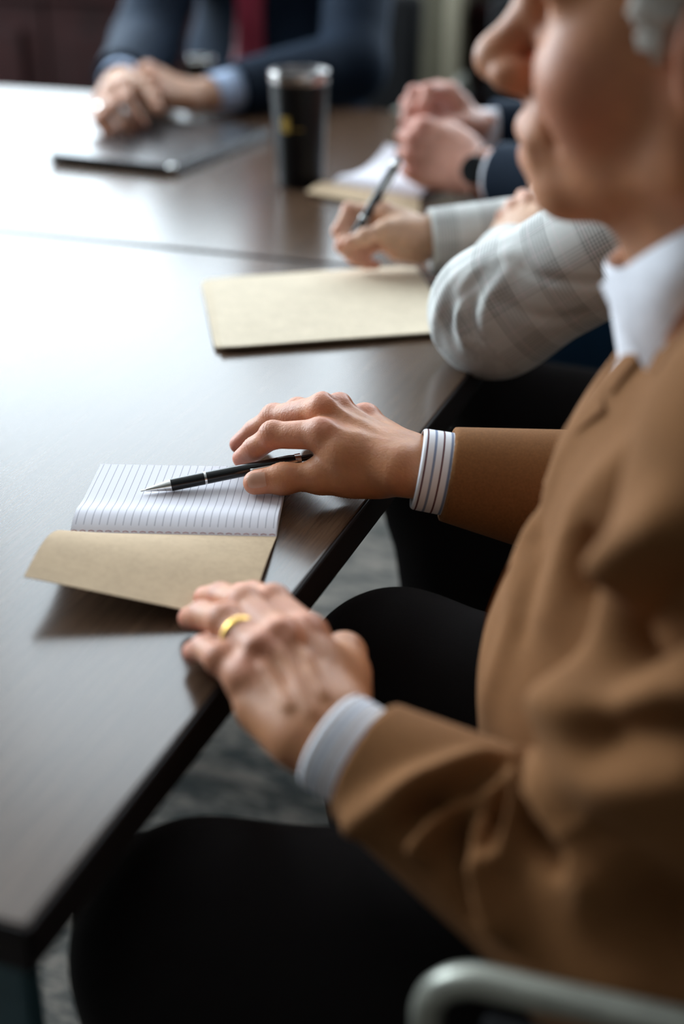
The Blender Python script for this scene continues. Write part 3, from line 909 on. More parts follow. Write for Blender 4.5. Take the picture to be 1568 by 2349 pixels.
# ------------------------------------------------------------------ people: building blocks
def head_prims(s, o, f, u, sc=1.0, nose=1.0, smile=0.0):
    f, u = unit(f), unit(u); l = np.cross(u, f)
    R = np.stack([f, l, u])
    W = lambda x, y, z: o + (f * x + l * y + u * z) * sc
    E = lambda c, r, k, op='+': s.ell(W(*c), np.array(r) * sc, R, k, op)
    def Cp(a, b, ra, rb, k, op='+'): s.cap(W(*a), W(*b), ra * sc, rb * sc, k, op)
    E((-0.008, 0, 0.045), (0.100, 0.075, 0.086), 0.02)
    E((0.032, 0, -0.006), (0.061, 0.060, 0.084), 0.03)
    for y in (-1, 1):
        Cp((-0.004, 0.054 * y, -0.052), (0.068, 0.016 * y, -0.078), 0.019, 0.016, 0.03)
        Cp((0.000, 0.056 * y, -0.02), (-0.004, 0.054 * y, -0.052), 0.02, 0.019, 0.03)
        E((0.058, 0.042 * y, -0.018), (0.026, 0.024, 0.024), 0.03)
        Cp((0.090, 0.010 * y, 0.036), (0.077, 0.046 * y, 0.038), 0.012, 0.011, 0.02)
        Cp((0.088, 0.018 * y, 0.030), (0.078, 0.044 * y, 0.026), 0.006, 0.005, 0.010)
        E((0.092, 0.034 * y, 0.014), (0.011, 0.018, 0.011), 0.014, '-')
        E((0.0705, 0.032 * y, 0.0130), (0.0150, 0.0175, 0.0135), 0.006)
    nx = 0.108 + 0.010 * nose; nr = 0.0095 + 0.0020 * nose
    Cp((0.089, 0, 0.028), (nx - 0.002, 0, -0.010), 0.0100, nr * 0.95, 0.016)
    E((nx, 0, -0.0145), (nr, nr, nr * 0.92), 0.012)
    for y in (-1, 1):
        E((nx - 0.0135, (0.0125 + 0.002 * nose) * y, -0.0205), (0.0105 + 0.003 * nose, 0.0078, 0.0085 + 0.001 * nose), 0.006)
        E((nx - 0.005, 0.0075 * y, -0.0285), (0.0065, 0.0035, 0.0030), 0.004, '-')
        Cp((0.093, 0.025 * y, -0.018), (0.079, 0.036 * y, -0.052), 0.0022, 0.0016, 0.010, '-')     # nasolabial fold
    E((0.086, 0, -0.050), (0.017, 0.026, 0.021), 0.02)
    Cp((0.092, -0.020, -0.0545), (0.0995, 0, -0.0510), 0.0040, 0.0062, 0.008)
    Cp((0.0995, 0, -0.0510), (0.092, 0.020, -0.0545), 0.0062, 0.0040, 0.008)
    Cp((0.090, -0.018, -0.0640), (0.0965, 0, -0.0665), 0.0042, 0.0070, 0.008)
    Cp((0.0965, 0, -0.0665), (0.090, 0.018, -0.0640), 0.0070, 0.0042, 0.008)
    for y in (-1, 1):
        Cp((0.104, 0, -0.0590), (0.088, 0.025 * y, -0.0590 + smile), 0.0022, 0.0012, 0.003, '-')
    E((0.078, 0, -0.083), (0.015, 0.020, 0.0145), 0.02)
    for y in (-1, 1):
        ax = unit(l * y * 0.30 - f * 0.10 + u)
        c = W(-0.006, 0.0735 * y, 0.004)
        nl = unit(l * y - f * 0.45); fx = np.cross(ax, nl)
        s.ell(c + nl * 0.004 * sc, np.array((0.0185, 0.0065, 0.032)) * sc, np.stack([fx, nl, ax]), 0.006)
        s.ell(c + nl * 0.010 * sc + fx * 0.002 * y, np.array((0.0105, 0.0055, 0.019)) * sc, np.stack([fx, nl, ax]), 0.005, '-')
    for y in (-1, 1):
        E((0.0890, 0.0325 * y, 0.0125), (0.0090, 0.0118, 0.0050), 0.0025, '-')
    return W, R

def hair_sdf(o, f, u, sc=1.0, bald=0.0, thick=0.010, low=-0.01):
    f, u = unit(f), unit(u); l = np.cross(u, f); R = np.stack([f, l, u])
    W = lambda x, y, z: o + (f * x + l * y + u * z) * sc
    s = Sdf()
    s.ell(W(-0.010, 0, 0.047), np.array((0.100 + thick, 0.075 + thick, 0.087 + thick)) * sc, R, 0.01)
    for y in (-1, 1):                                                # sideburns
        s.cap(W(0.010, 0.0665 * y, 0.04), W(0.004, 0.0725 * y, 0.004 + low), 0.015 * sc, 0.010 * sc, 0.012, flat=(l, 0.55))
    for a in range(26):                                              # locks swept back
        t = (a / 25 - 0.5) * 2
        s.cap(W(0.062 - 0.02 * t * t, 0.060 * t, 0.115 - 0.045 * t * t), W(-0.07, 0.075 * t, 0.115 - 0.06 * t * t), 0.009 * sc, 0.010 * sc, 0.008)
    # open the face and the ears
    s.ell(W(0.088, 0, 0.005), np.array((0.072, 0.10, 0.092)) * sc, R, 0.012, '-')
    s.ell(W(0.055, 0, -0.085), np.array((0.09, 0.12, 0.075)) * sc, R, 0.012, '-')
    for y in (-1, 1):
        s.ell(W(-0.004, 0.080 * y, 0.000), np.array((0.020, 0.03, 0.030)) * sc, R, 0.004, '-')
    s.ell(W(-0.02, 0, -0.13), np.array((0.2, 0.2, 0.085)) * sc, R, 0.01, '-')
    return s

def hand_frame(W, f, b, thumb_side, curls, sc=1.0, spread=0.10, thumb=None):
    """joint positions of a hand. f: wrist to knuckles, b: back of hand, thumb_side: +1/-1 picks which side of f x b"""
    f = unit(f); b = unit(np.asarray(b, float) - f * (np.asarray(b, float) @ f)); l = np.cross(b, f) * thumb_side
    Pw = lambda x, y, z: W + (f * x + l * y + b * z) * sc
    base = [(0.088, 0.028, 0.006), (0.092, 0.007, 0.011), (0.087, -0.014, 0.008), (0.077, -0.033, 0.001)]
    lens = [(0.045, 0.027, 0.020), (0.049, 0.031, 0.021), (0.045, 0.029, 0.021), (0.035, 0.021, 0.019)]
    fing = []
    for i in range(4):
        p = Pw(*base[i]); sp = spread * (1.5 - i) * 0.6
        d0 = unit(f + l * math.tan(sp)); a = 0.0; J = [p]
        for L, c in zip(lens[i], curls[i]):
            a += c
            p = p + (d0 * math.cos(a) - b * math.sin(a)) * L * sc
            J.append(p)
        fing.append(J)
    th = thumb or [(0.022, 0.028, -0.012), (0.058, 0.050, -0.022), (0.088, 0.056, -0.026), (0.112, 0.052, -0.028)]
    return dict(W=W, fingers=fing, thumb=[Pw(*q) for q in th], b=b, sc=sc)

def hand_prims(s, J, arm_from, arm_r=0.040, detail=True, bony=1.0, fat=1.0):
    sc = J['sc'] * fat; W = J['W']; F = J['fingers']; th = J['thumb']
    mcps = [q[0] for q in F]; f = unit(np.mean(mcps, 0) - W)
    b = unit(J['b'] - f * (J['b'] @ f)); l = unit(mcps[0] - mcps[3])
    # forearm and wrist
    a = np.asarray(arm_from, float)
    s.cap(a, W + unit(a - W) * 0.03, arm_r, 0.0245 * sc, 0.02, flat=(b, 0.78))
    s.cap(W + unit(a - W) * 0.035, W + f * 0.010, 0.0255 * sc, 0.0280 * sc, 0.02, flat=(b, 0.64))
    # metacarpals, palm
    wr = [l * 0.017, l * 0.006, -l * 0.006, -l * 0.017]
    rm = [0.0128, 0.0130, 0.0122, 0.0112]
    for i in range(4):
        s.cap(W + wr[i] * sc + f * 0.012 - b * 0.001, mcps[i] - b * 0.0035 * sc, 0.0140 * sc, rm[i] * sc, 0.010)
    pc = np.mean(mcps, 0)
    s.cap(W + f * 0.02 - b * 0.008 * sc - l * 0.012, mcps[3] - b * 0.009 * sc - f * 0.02, 0.0165 * sc, 0.0125 * sc, 0.016)
    s.cap(W + f * 0.03 - b * 0.008 * sc, pc - b * 0.010 * sc - f * 0.012, 0.016 * sc, 0.012 * sc, 0.016)
    # thumb with its muscle and the web
    s.cap(W + l * 0.012 + f * 0.006 - b * 0.004, th[0], 0.016 * sc, 0.0165 * sc, 0.014)
    s.cap(th[0], th[1], 0.0170 * sc, 0.0122 * sc, 0.012)
    s.cap((th[0] + th[1]) / 2, mcps[0] - f * 0.022 - b * 0.006, 0.012 * sc, 0.010 * sc, 0.022)
    fk = J.get('thumb_fat', 1.0)
    s.cap(th[1], th[2], 0.0112 * sc * fk, 0.0100 * sc * fk, 0.006)
    s.cap(th[2], th[3], 0.0102 * sc * fk, 0.0088 * sc * fk, 0.005)
    s.ell(th[1] + 0 * b, np.array((0.0125, 0.0125, 0.0125)) * sc, None, 0.008)
    s.ell(th[2], np.array((0.0110, 0.0110, 0.0106)) * sc * fk, None, 0.006)
    rr = [(0.0112, 0.0094, 0.0084, 0.0072), (0.0114, 0.0096, 0.0085, 0.0073), (0.0108, 0.0092, 0.0081, 0.0070), (0.0098, 0.0082, 0.0073, 0.0063)]
    fk = J.get('finger', 1.0); rr = [tuple(x * fk for x in q) for q in rr]
    for i, J4 in enumerate(F):
        r = [x * sc for x in rr[i]]
        tip_r = r[3]
        s.cap(J4[0], J4[1], r[0], r[1], 0.0045)
        s.cap(J4[1], J4[2], r[1] * 0.97, r[2], 0.003)
        s.cap(J4[2], J4[3], r[2], tip_r, 0.003)
    for i, J4 in enumerate(F):                                   # knuckles
        d1 = unit(J4[1] - J4[0]); d2 = unit(J4[2] - J4[1])
        s.ell(J4[0] + b * 0.0026 * sc * bony, np.array((0.0108, 0.0108, 0.0104)) * sc, None, 0.009)
        ob = unit(unit(d1 - d2) + b * 0.35)
        s.ell(J4[1] + ob * 0.0016 * sc * bony, np.array((0.0093, 0.0093, 0.0091)) * sc * (rr[i][1] / 0.0094), None, 0.005)
        if detail:
            tr = J4[0] + b * 0.0105 * sc                          # extensor tendon
            s.cap(W + wr[i] * 0.6 + f * 0.022 + b * 0.0070 * sc, tr - f * 0.008 - b * 0.0014, 0.0008, 0.0016, 0.010)
            if i < 3:                                             # hollow between the knuckles
                mc = (mcps[i] + mcps[i + 1]) / 2
                s.cap(mc + b * 0.0162 * sc - f * 0.004, mc + b * 0.0180 * sc - f * 0.028, 0.0020, 0.0010, 0.012, '-')

def knuckle_creases(v, n, J):
    """fine skin creases over the finger joints, as small offsets along the normals"""
    out = np.zeros(len(v))
    rows = [(q[0], q[1], q[2], 0.0060) for q in J['fingers']] + [(J['thumb'][1], J['thumb'][2], J['thumb'][3], 0.0075)]
    rows += [(q[1], q[2], q[3], 0.0035) for q in J['fingers']]
    for a, c, e, w in rows:
        ax = unit(unit(c - a) + unit(e - c)); ob = unit(J['b'] - ax * (J['b'] @ ax))
        q = v - c; t = q @ ax
        m = np.clip((n @ ob - 0.15) / 0.4, 0, 1) * np.exp(-((q ** 2).sum(1)) / 0.013 ** 2)
        out -= 0.0010 * m * np.exp(-(t / w) ** 2) * (0.5 + 0.5 * np.cos(2 * np.pi * t / 0.0030)) 
    return out

def blush_pts(J):
    out = []
    for q in J['fingers']:
        out += [(q[0] + J['b'] * 0.01, 0.014, 0.55), (q[1], 0.014, 0.75), ((q[0] + q[1]) / 2, 0.016, 0.5), (q[2], 0.013, 0.75), (q[3], 0.016, 1.0)]
    out += [(J['thumb'][3], 0.014, 0.6), (J['thumb'][2], 0.012, 0.35)]
    return out

def blush_field(v, pts):
    b = np.zeros(len(v))
    for c, r, a in pts:
        d2 = ((v - np.asarray(c)) ** 2).sum(1)
        b = np.maximum(b, a * np.exp(-d2 / (r * r)))
    return b

def person_body(root, j, hands, skin, head_args, res_body=0.006, res_hand=0.0016, detail=True, fat=1.0):
    """one continuous skin: head, trunk, limbs and hands"""
    s = Sdf()
    W, R = head_prims(s, j['H'], j['face'], j['up'], **head_args)
    s.cap(W(-0.030, 0, -0.045), j['NB'], 0.054, 0.060, 0.03)
    s.cap(W(0.014, 0, -0.066), j['NB'] + unit(j['face']) * 0.012, 0.038, 0.042, 0.03)
    fl = (np.cross(unit(j['fwd']), (0, 0, 1)), 1.25)
    s.chain([j['NB'], j['chest'], j['waist'], j['pelvis']], [0.055, 0.082, 0.09, 0.10], 0.05, flat=fl)
    for sd in 'LR':
        s.cap(j['NB'] - V3(0, 0, 0.03), j['S' + sd] - V3(0, 0, 0.012), 0.036, 0.036, 0.03)
        s.cap(j['S' + sd], j['E' + sd], 0.042, 0.031, 0.02)
        s.cap(j['pelvis'], j['hip' + sd], 0.09, 0.075, 0.04)
        s.cap(j['hip' + sd], j['knee' + sd], 0.072, 0.052, 0.02)
        s.cap(j['knee' + sd], j['ank' + sd], 0.048, 0.034, 0.02)
        s.cap(j['ank' + sd], j['ank' + sd] + unit(j['fwd']) * 0.13 - V3(0, 0, 0.05), 0.034, 0.024, 0.02)
        s.cap(j['E' + sd], j['E' + sd] + (hands[sd]['W'] - j['E' + sd]) * 0.55, 0.031, 0.028, 0.02)
    parts = [s.mesh(0.0036 if not detail else 0.0031, 1)]
    bl = [(W(0.085, 0, -0.018), 0.03, 0.55), (W(0.06, 0.045, -0.02), 0.030, 0.7), (W(0.06, -0.045, -0.02), 0.030, 0.7), (W(0.098, 0, -0.06), 0.014, 0.6), (W(-0.006, 0.075, 0), 0.03, 0.5), (W(-0.006, -0.075, 0), 0.03, 0.5)]
    for sd in 'LR':
        h = Sdf()
        e = j['E' + sd]; w = hands[sd]['W']
        hand_prims(h, hands[sd], e + (w - e) * 0.45, 0.028, detail, 1.25 if detail else 1.0, fat)
        for q in hands[sd].get('extra', []): h.cap(*q[:2], *q[2:4], k=q[4], op=q[5])
        hv, hf = h.mesh(res_hand, 2)
        if detail:
            hn = h.grad(hv.astype(np.float32)); hv = hv + hn * knuckle_creases(hv, hn, hands[sd])[:, None]
        parts.append((hv, hf))
        bl += blush_pts(hands[sd])
    v, f = merge(parts)
    me = mesh_np('body', v, f)
    point_attr(me, 'blush', blush_field(v, bl))
    o = link('body', me, skin, root)
    return o, W, s

def eyes(root, W, skin, sc=1.0):
    for y in (-1, 1):
        s = Sdf(); s.ell(W(0.0716, 0.0322 * y, 0.0125), np.array((0.0120, 0.0120, 0.0120)) * sc)
        v, f = s.mesh(0.002, 1)
        o = link('eye', mesh_np('eye', v, f), M['eye'], root)
        c = W(0.0826, 0.0322 * y, 0.0125); d = unit(W(1, 0, 0) - W(0, 0, 0))
        lathe('iris', [(0, 0.002), (0.003, 0.0019), (0.0056, 0.0006), (0.0056, -0.002), (0, -0.002)], c, d, M['dark_hair'], o, 16)
        br = resample([W(0.110, 0.014 * y, 0.036), W(0.105, 0.030 * y, 0.043), W(0.090, 0.050 * y, 0.037)], [0.0028, 0.0036, 0.0016], 5)
        bp = br[0].astype(np.float32)
        for _ in range(12): bp = bp - skin.grad(bp) * skin.pts(bp)[:, None]
        bx = Sdf(); bx.chain(bp, br[1] * sc, 0.004)
        link('eyebrow', mesh_np('eyebrow', *bx.mesh(0.0018, 1)), M['grey_hair'] if root.get('old') else M['dark_hair'], root)

def hair_mesh(s, o, f, u, res):
    """hair surface with combed strands"""
    f, u = unit(f), unit(u); l = np.cross(u, f)
    v, q = s.mesh(res, 1)
    n = s.grad(v.astype(np.float32)); r = v - o
    a = np.arctan2(r @ l, r @ u); x = r @ f
    v = v + n * (0.0016 * np.sin(a * 34 + 2.2 * np.sin(x * 38)) + 0.0012 * np.sin(a * 71 + 3.0 * np.sin(x * 55 + 1)))[:, None]
    return mesh_np('hair', v, q)

def suit_front(root, s, j, mat, shirt, ztop, zv, w0, hem, lap=0.052, buttons=2, shirt_top=None):
    """shirt front in the V of the jacket, two notched lapels, closing edge and buttons, all lying on the garment surface"""
    f = unit(j['fwd']); l = np.cross((0, 0, 1), f); c0 = j['jc']
    def on(u, z, off):
        p = V3(c0[0], c0[1], 0) + l * u + V3(0, 0, z)
        ts = np.linspace(0.30, -0.12, 260)
        d = s.pts(p + ts[:, None] * f)
        k = int(np.argmax(d < 0))
        t = ts[k] if d[k] < 0 else -0.02
        q = (p + f * t)[None].astype(np.float32)
        for _ in range(3): q = q - s.grad(q) * s.pts(q)[:, None]
        return q[0] + s.grad(q)[0] * off
    zt = shirt_top or ztop
    P = np.zeros((20, 13, 3))
    for a in range(20):
        z = zv + (zt - zv) * a / 19
        for b in range(13):
            P[a, b] = on(max(0.003, w0 * (z - zv) / (ztop - zv)) * (b / 6 - 1), z, 0.0016)
    link('shirt_front', grid_sheet(P, 0.0014), shirt, root)
    for sd in (-1, 1):
        P = np.zeros((26, 9, 3))
        for a in range(26):
            t = a / 25; z = zv - 0.01 + (ztop - zv + 0.01) * t
            wi = w0 * max(0, z - zv) / (ztop - zv)
            lw = 0.010 + (lap - 0.010) * min(1, t / 0.72) ** 0.8
            if 0.72 < t < 0.80: lw = lap * 0.62                       # notch
            elif t >= 0.80: lw = lap * 0.80 * (1 - 0.4 * (t - 0.8) / 0.2)
            for b in range(9):
                P[a, b] = on(sd * (wi + lw * b / 8), z, 0.0038 + 0.0022 * math.sin(math.pi * b / 8))
        link('lapel', grid_sheet(P, 0.0030), mat, root)
    P = np.zeros((16, 4, 3))
    for a in range(16):
        z = zv + (hem - zv) * a / 15
        for b in range(4): P[a, b] = on(-0.012 + 0.024 * b / 3, z, 0.0022)
    link('closing_edge', grid_sheet(P, 0.0022), mat, root)
    for q in range(buttons):
        c = on(0.0, zv - 0.015 - 0.09 * q, 0.0040); nrm = s.grad(c[None].astype(np.float32))[0]
        lathe('button', [(0, 0), (0.009, 0), (0.0095, 0.0016), (0.008, 0.003), (0.006, 0.0022), (0, 0.0022)], c, nrm, M['pen_black'], root, 18)

def sleeve_coords(v, bones):
    """cloth coordinates (along the arm, around the arm) of garment points"""
    best = np.full(len(v), 1e9); U = np.zeros((len(v), 3)); off = 0.0
    for a, b in bones:
        a = np.asarray(a); b = np.asarray(b); ba = b - a; L = np.linalg.norm(ba); d = ba / L
        t = np.clip((v - a) @ d, 0, L)
        q = v - a - t[:, None] * d
        dist = np.linalg.norm(q, axis=1)
        s = unit(np.cross(d, (0.2, 0.3, 1))); w = np.cross(d, s)
        ang = np.arctan2(q @ s, q @ w)
        m = dist < best
        best[m] = dist[m]
        U[m, 0] = off + ((v - a) @ d)[m]; U[m, 1] = ang[m] * 0.062
        off += L
    return U

def cuff(name, a, b, ra, rb, nrm, squash, mat, parent, thick=0.0016, seg=40):
    """shirt cuff: open tube from a (hand end) to b (arm end)"""
    a, b = np.asarray(a, float), np.asarray(b, float); d = unit(b - a)
    n = unit(np.asarray(nrm) - d * (np.asarray(nrm) @ d)); s = np.cross(d, n)
    L = np.linalg.norm(b - a)
    rows = [(0.0, ra - thick), (0.02, ra - thick * 0.3), (0.04, ra)] + [(t, ra + (rb - ra) * t) for t in np.linspace(0.1, 1, 8)]
    rows = [(1.0, rb - thick)] + [(t, ra + (rb - ra) * t - thick) for t in np.linspace(0.8, 0.1, 5)] + rows
    V, F, U = [], [], []
    for t, r in rows:
        for q in range(seg):
            an = 2 * math.pi * q / seg
            V.append(a + d * (L * t) + s * math.cos(an) * r + n * math.sin(an) * r * squash)
            U.append((L * t, an * r, 0))
    for i in range(len(rows) - 1):
        for q in range(seg):
            F.append((i * seg + q, i * seg + (q + 1) % seg, (i + 1) * seg + (q + 1) % seg, (i + 1) * seg + q))
    F = np.array(F + [((len(rows) - 1) * seg + q, (len(rows) - 1) * seg + (q + 1) % seg, (q + 1) % seg, q) for q in range(seg)])
    me = mesh_np(name, V, F)
    bm = bmesh.new(); bm.from_mesh(me); bmesh.ops.recalc_face_normals(bm, faces=bm.faces[:]); bm.to_mesh(me); bm.free()
    vec_attr(me, 'cloth', U)
    return link(name, me, mat, parent)

def trousers(root, j, mat, res=0.006, r=(0.098, 0.078, 0.062), extra=None):
    s = Sdf()
    for sd in 'LR':
        s.cap(j['pelvis'] - V3(0, 0, 0.02), j['hip' + sd], 0.125, 0.105, 0.05)
        s.cap(j['hip' + sd], j['knee' + sd], r[0], r[1], 0.03)
        ank = j['ank' + sd]
        s.cap(j['knee' + sd], ank + V3(0, 0, 0.03), r[1] * 0.97, r[2], 0.02)
        s.cut(ank + V3(0, 0, 0.0), (0, 0, -1), 0.12)
    for q in (extra or []): s.cap(*q)
    o = link('trousers', mesh_np('trousers', *s.mesh(res, 1)), mat, root)
    for sd in 'LR':
        ank = j['ank' + sd]; d = unit(j['fwd'])
        h = Sdf()
        g = V3(ank[0], ank[1], 0)
        h.cap(g + V3(0, 0, 0.052) - d * 0.02, g + d * 0.05 + V3(0, 0, 0.045), 0.042, 0.040, 0.02)
        h.cap(g + d * 0.05 + V3(0, 0, 0.045), g + d * 0.17 + V3(0, 0, 0.034), 0.040, 0.030, 0.02)
        h.cap(g - d * 0.02 + V3(0, 0, 0.06), g + V3(0, 0, 0.10), 0.040, 0.044, 0.02)
        h.cut(g + V3(0, 0, 0.002), (0, 0, -1), 0.3)
        link('shoe', mesh_np('shoe', *h.mesh(0.005, 1)), M['shoe'], root)
    return o

class Garment:
    """jacket made of a body and two sleeves, each an implicit surface"""
    def __init__(g, j, ends, r_sh, r_up, r_el, r_cuff, body_r, wide=1.35, k=0.02, low_sh=0.0):
        g.j, g.ends, g.rc, g.disp = j, ends, r_cuff, {}
        fl = (np.cross(unit(j['fwd']), (0, 0, 1)), wide)
        def body():
            s = Sdf()
            s.chain([j['jn'], j['jc'], j['jw'], j['jp']], list(body_r), 0.04, flat=fl)
            for sd in 'LR':
                m = (j['jn'] + j['S' + sd]) / 2
                s.cap(j['jn'] + V3(0, 0, 0.015), j['S' + sd], 0.045, r_sh, 0.05)
                s.cap(j['S' + sd], j['S' + sd] + (j['E' + sd] - j['S' + sd]) * 0.25, r_sh, r_sh * 0.9, 0.03)
            return s
        def sleeve(sd):
            s = Sdf()
            s.cap(j['S' + sd], j['E' + sd], r_up, r_el, k)
            s.cap(j['E' + sd], ends[sd], r_el, r_cuff, k)
            return s
        g.body, g.base_body = body(), body()
        g.sl = dict(L=sleeve('L'), R=sleeve('R')); g.base_sl = dict(L=sleeve('L'), R=sleeve('R'))
    def folds(g, part, rows, sign=1.0, gain=1.0):
        """cloth folds: soft ridges (+) or hollows (-) along measured lines lying on the garment. rows: (points, heights, width)"""
        base = g.base_body if part == 'body' else g.base_sl[part]
        for pts, amp, wid in rows:
            Q, A = [], []
            am = amp if not np.isscalar(amp) else [amp] * len(pts)
            for (px, py), a in zip(pts, am):
                h = base.hit(px, py)
                if h is not None: Q.append(h); A.append(a)
            if len(Q) > 1:
                P, aa = resample(Q, A, 10)
                g.disp.setdefault(part, []).append((P, aa * sign * gain, wid))
    def displace(g, part, s, v):
        rows = g.disp.get(part)
        if not rows: return v
        n = s.grad(np.asarray(v, np.float32))
        tot = np.zeros(len(v))
        for P, aa, w in rows:
            lo, hi = P.min(0) - 3 * w, P.max(0) + 3 * w
            idx = np.nonzero(np.all((v > lo) & (v < hi), 1))[0]
            if not len(idx): continue
            d2 = ((v[idx][:, None, :] - P[None]) ** 2).sum(-1)
            q = d2.argmin(1); d = np.sqrt(d2[np.arange(len(idx)), q])
            tot[idx] += aa[q] * np.exp(-(d / w) ** 2)
        return v + n * tot[:, None]
    def finish(g, root, mat, res_b, res_s, neck, names=('jacket', 'sleeve'), coords=False):
        j = g.j
        g.body.cap(neck[0], neck[1], neck[2], neck[3], 0.006, '-')
        def put(name, s, res, bones, part):
            v, f = s.mesh(res, 2)
            v = g.displace(part, g.base_body if part == 'body' else g.base_sl[part], v)
            me = mesh_np(name, v, f)
            if coords: vec_attr(me, 'cloth', sleeve_coords(v, bones))
            return link(name, me, mat, root)
        put(names[0], g.body, res_b, [(j['NB'], j['pelvis'])], 'body')
        for sd in 'LR':
            d = unit(g.ends[sd] - j['E' + sd]); e = g.ends[sd]; r = g.rc
            g.sl[sd].cut(e, d, r * 2.2)
            g.sl[sd].cap(e - d * 0.05, e + d * 0.02, r * 0.80, r * 0.86, 0.004, '-')
            put(names[1], g.sl[sd], res_s, [(j['S' + sd], j['E' + sd]), (j['E' + sd], e)], sd)

def collar(name, NB, face, mat, root, tips, back_h=0.042, r=(0.066, 0.060)):
    """turned-down shirt collar: band round the neck plus two wings ending at the given tips (left, right)"""
    f = unit(np.asarray(face) * V3(1, 1, 0)); l = np.cross((0, 0, 1), f)
    bm = bmesh.new(); n = 44; rings = []
    for i in range(n + 1):
        a = -math.pi * 0.93 + 2 * math.pi * 0.93 * i / n        # 0 = back of the neck
        c = -math.cos(a); sn = math.sin(a)
        front = max(0.0, (abs(a) / math.pi - 0.45) / 0.48)
        p_in = NB + f * (c * r[0]) + l * (sn * r[1]) + V3(0, 0, 0.0 - 0.030 * front)
        top = p_in + V3(0, 0, back_h) - (f * c + l * sn) * 0.004
        tip = np.asarray(tips[0] if sn > 0 else tips[1])
        fall = top + (f * c + l * sn) * 0.016 - V3(0, 0, back_h * 0.98)
        w = max(0.0, front) ** 1.6
        fall = fall * (1 - w) + tip * w
        mid = (top + fall) / 2 + (f * c + l * sn) * 0.006
        rings.append([bm.verts.new(q) for q in (p_in, top, top + (f * c + l * sn) * 0.003, mid, fall)])
    for A, B in zip(rings[:-1], rings[1:]):
        for q in range(4): bm.faces.new([A[q], A[q + 1], B[q + 1], B[q]])
    bmesh.ops.recalc_face_normals(bm, faces=bm.faces[:])
    bmesh.ops.solidify(bm, geom=bm.faces[:], thickness=0.0016)
    bmesh.ops.recalc_face_normals(bm, faces=bm.faces[:])
    return link(name, bm_mesh(name, bm, True), mat, root)
def resample(pts, r, n=10):
    P = smooth_path(pts, n)
    rr = np.interp(np.linspace(0, len(pts) - 1, len(P)), np.arange(len(pts)), r)
    return P, rr
def fold(s, base, pts, r, off=0.0, op='+', k=0.02, n=8):
    """a cloth fold running over the surface of base through measured points; off moves it along the surface normal"""
    Q = []
    for px, py in pts:
        h = base.hit(px, py)
        if h is None: continue
        g = base.grad(h[None].astype(np.float32))[0]
        Q.append(h + g * off)
    if len(Q) < 2: return
    P, rr = resample(Q, list(r)[:len(Q)] if not np.isscalar(r) else [r] * len(Q), n)
    s.chain(P, rr, k, op)

# ------------------------------------------------------------------ old man in the brown jacket
man = empty('person', (-0.02, 0.82, 0), 'older man in brown wool jacket and striped shirt sitting at the table edge', 'person')
man['old'] = True
jm = dict(H=V3(-0.080, 0.825, 1.121), face=V3(-1, 0.0, 0.0), up=V3(-0.02, 0, 1), fwd=V3(-1, 0, 0), NB=V3(-0.038, 0.825, 0.985),
          chest=V3(0.005, 0.82, 0.86), waist=V3(-0.01, 0.82, 0.72), pelvis=V3(0.0, 0.82, 0.57),
          SL=V3(0.004, 0.635, 0.965), SR=V3(0.012, 1.005, 0.965), EL=V3(-0.036, 0.595, 0.704), ER=V3(-0.055, 1.045, 0.735),
          hipL=V3(0.02, 0.73, 0.555), hipR=V3(0.02, 0.91, 0.555), kneeL=V3(-0.315, 0.625, 0.580), kneeR=V3(-0.300, 0.985, 0.565),
          ankL=V3(-0.30, 0.61, 0.09), ankR=V3(-0.25, 1.00, 0.09),
          jn=V3(0.002, 0.82, 0.938), jc=V3(-0.014, 0.82, 0.86), jw=V3(-0.038, 0.82, 0.73), jp=V3(-0.024, 0.82, 0.61))
# right hand, resting on the notebook edge, joints measured one by one
RH = dict(W=at_z(955, 1075, 0.775), b=V3(0.12, -0.25, 1.0), sc=1.0, finger=1.12, thumb_fat=1.10, fingers=[
    [at_z(742, 996, 0.794), at_z(627, 999, 0.785), at_z(583, 1029, 0.770), at_z(555, 1051, 0.7585)],
    [V3(-0.372, 1.002, 0.803), V3(-0.424, 1.022, 0.781), V3(-0.443, 1.024, 0.766), V3(-0.456, 1.020, 0.754)],
    [V3(-0.366, 1.022, 0.796), V3(-0.412, 1.045, 0.780), V3(-0.432, 1.048, 0.764), V3(-0.443, 1.044, 0.751)],
    [V3(-0.350, 1.040, 0.783), V3(-0.382, 1.062, 0.772), V3(-0.398, 1.066, 0.760), V3(-0.410, 1.064, 0.749)]],
    thumb=[at_z(868, 1086, 0.766), at_z(735, 1092, 0.7625), at_z(650, 1098, 0.7605), at_z(585, 1107, 0.7585)])
z4 = lambda x, y: (380 + x / 2.703, 1300 + y / 2.703)
LH = dict(W=at_z(757, 1696, 0.752), b=V3(0.1, -0.20, 1.0), sc=1.0, finger=1.16, thumb_fat=1.1, fingers=[
    [at_z(*z4(870, 430), 0.772), at_z(*z4(665, 225), 0.772), at_z(*z4(545, 180), 0.763), at_z(*z4(462, 172), 0.753)],
    [at_z(*z4(730, 460), 0.779), at_z(*z4(490, 240), 0.777), at_z(*z4(345, 190), 0.766), at_z(*z4(248, 195), 0.753)],
    [at_z(*z4(600, 545), 0.775), at_z(*z4(365, 345), 0.776), at_z(*z4(225, 300), 0.765), at_z(*z4(150, 320), 0.752)],
    [at_z(*z4(500, 700), 0.764), at_z(*z4(345, 575), 0.768), at_z(*z4(235, 505), 0.760), at_z(*z4(172, 530), 0.751)]],
    thumb=[at_z(*z4(1080, 800), 0.744), at_z(*z4(1105, 545), 0.742), V3(-0.298, 0.768, 0.720), V3(-0.312, 0.776, 0.700)])
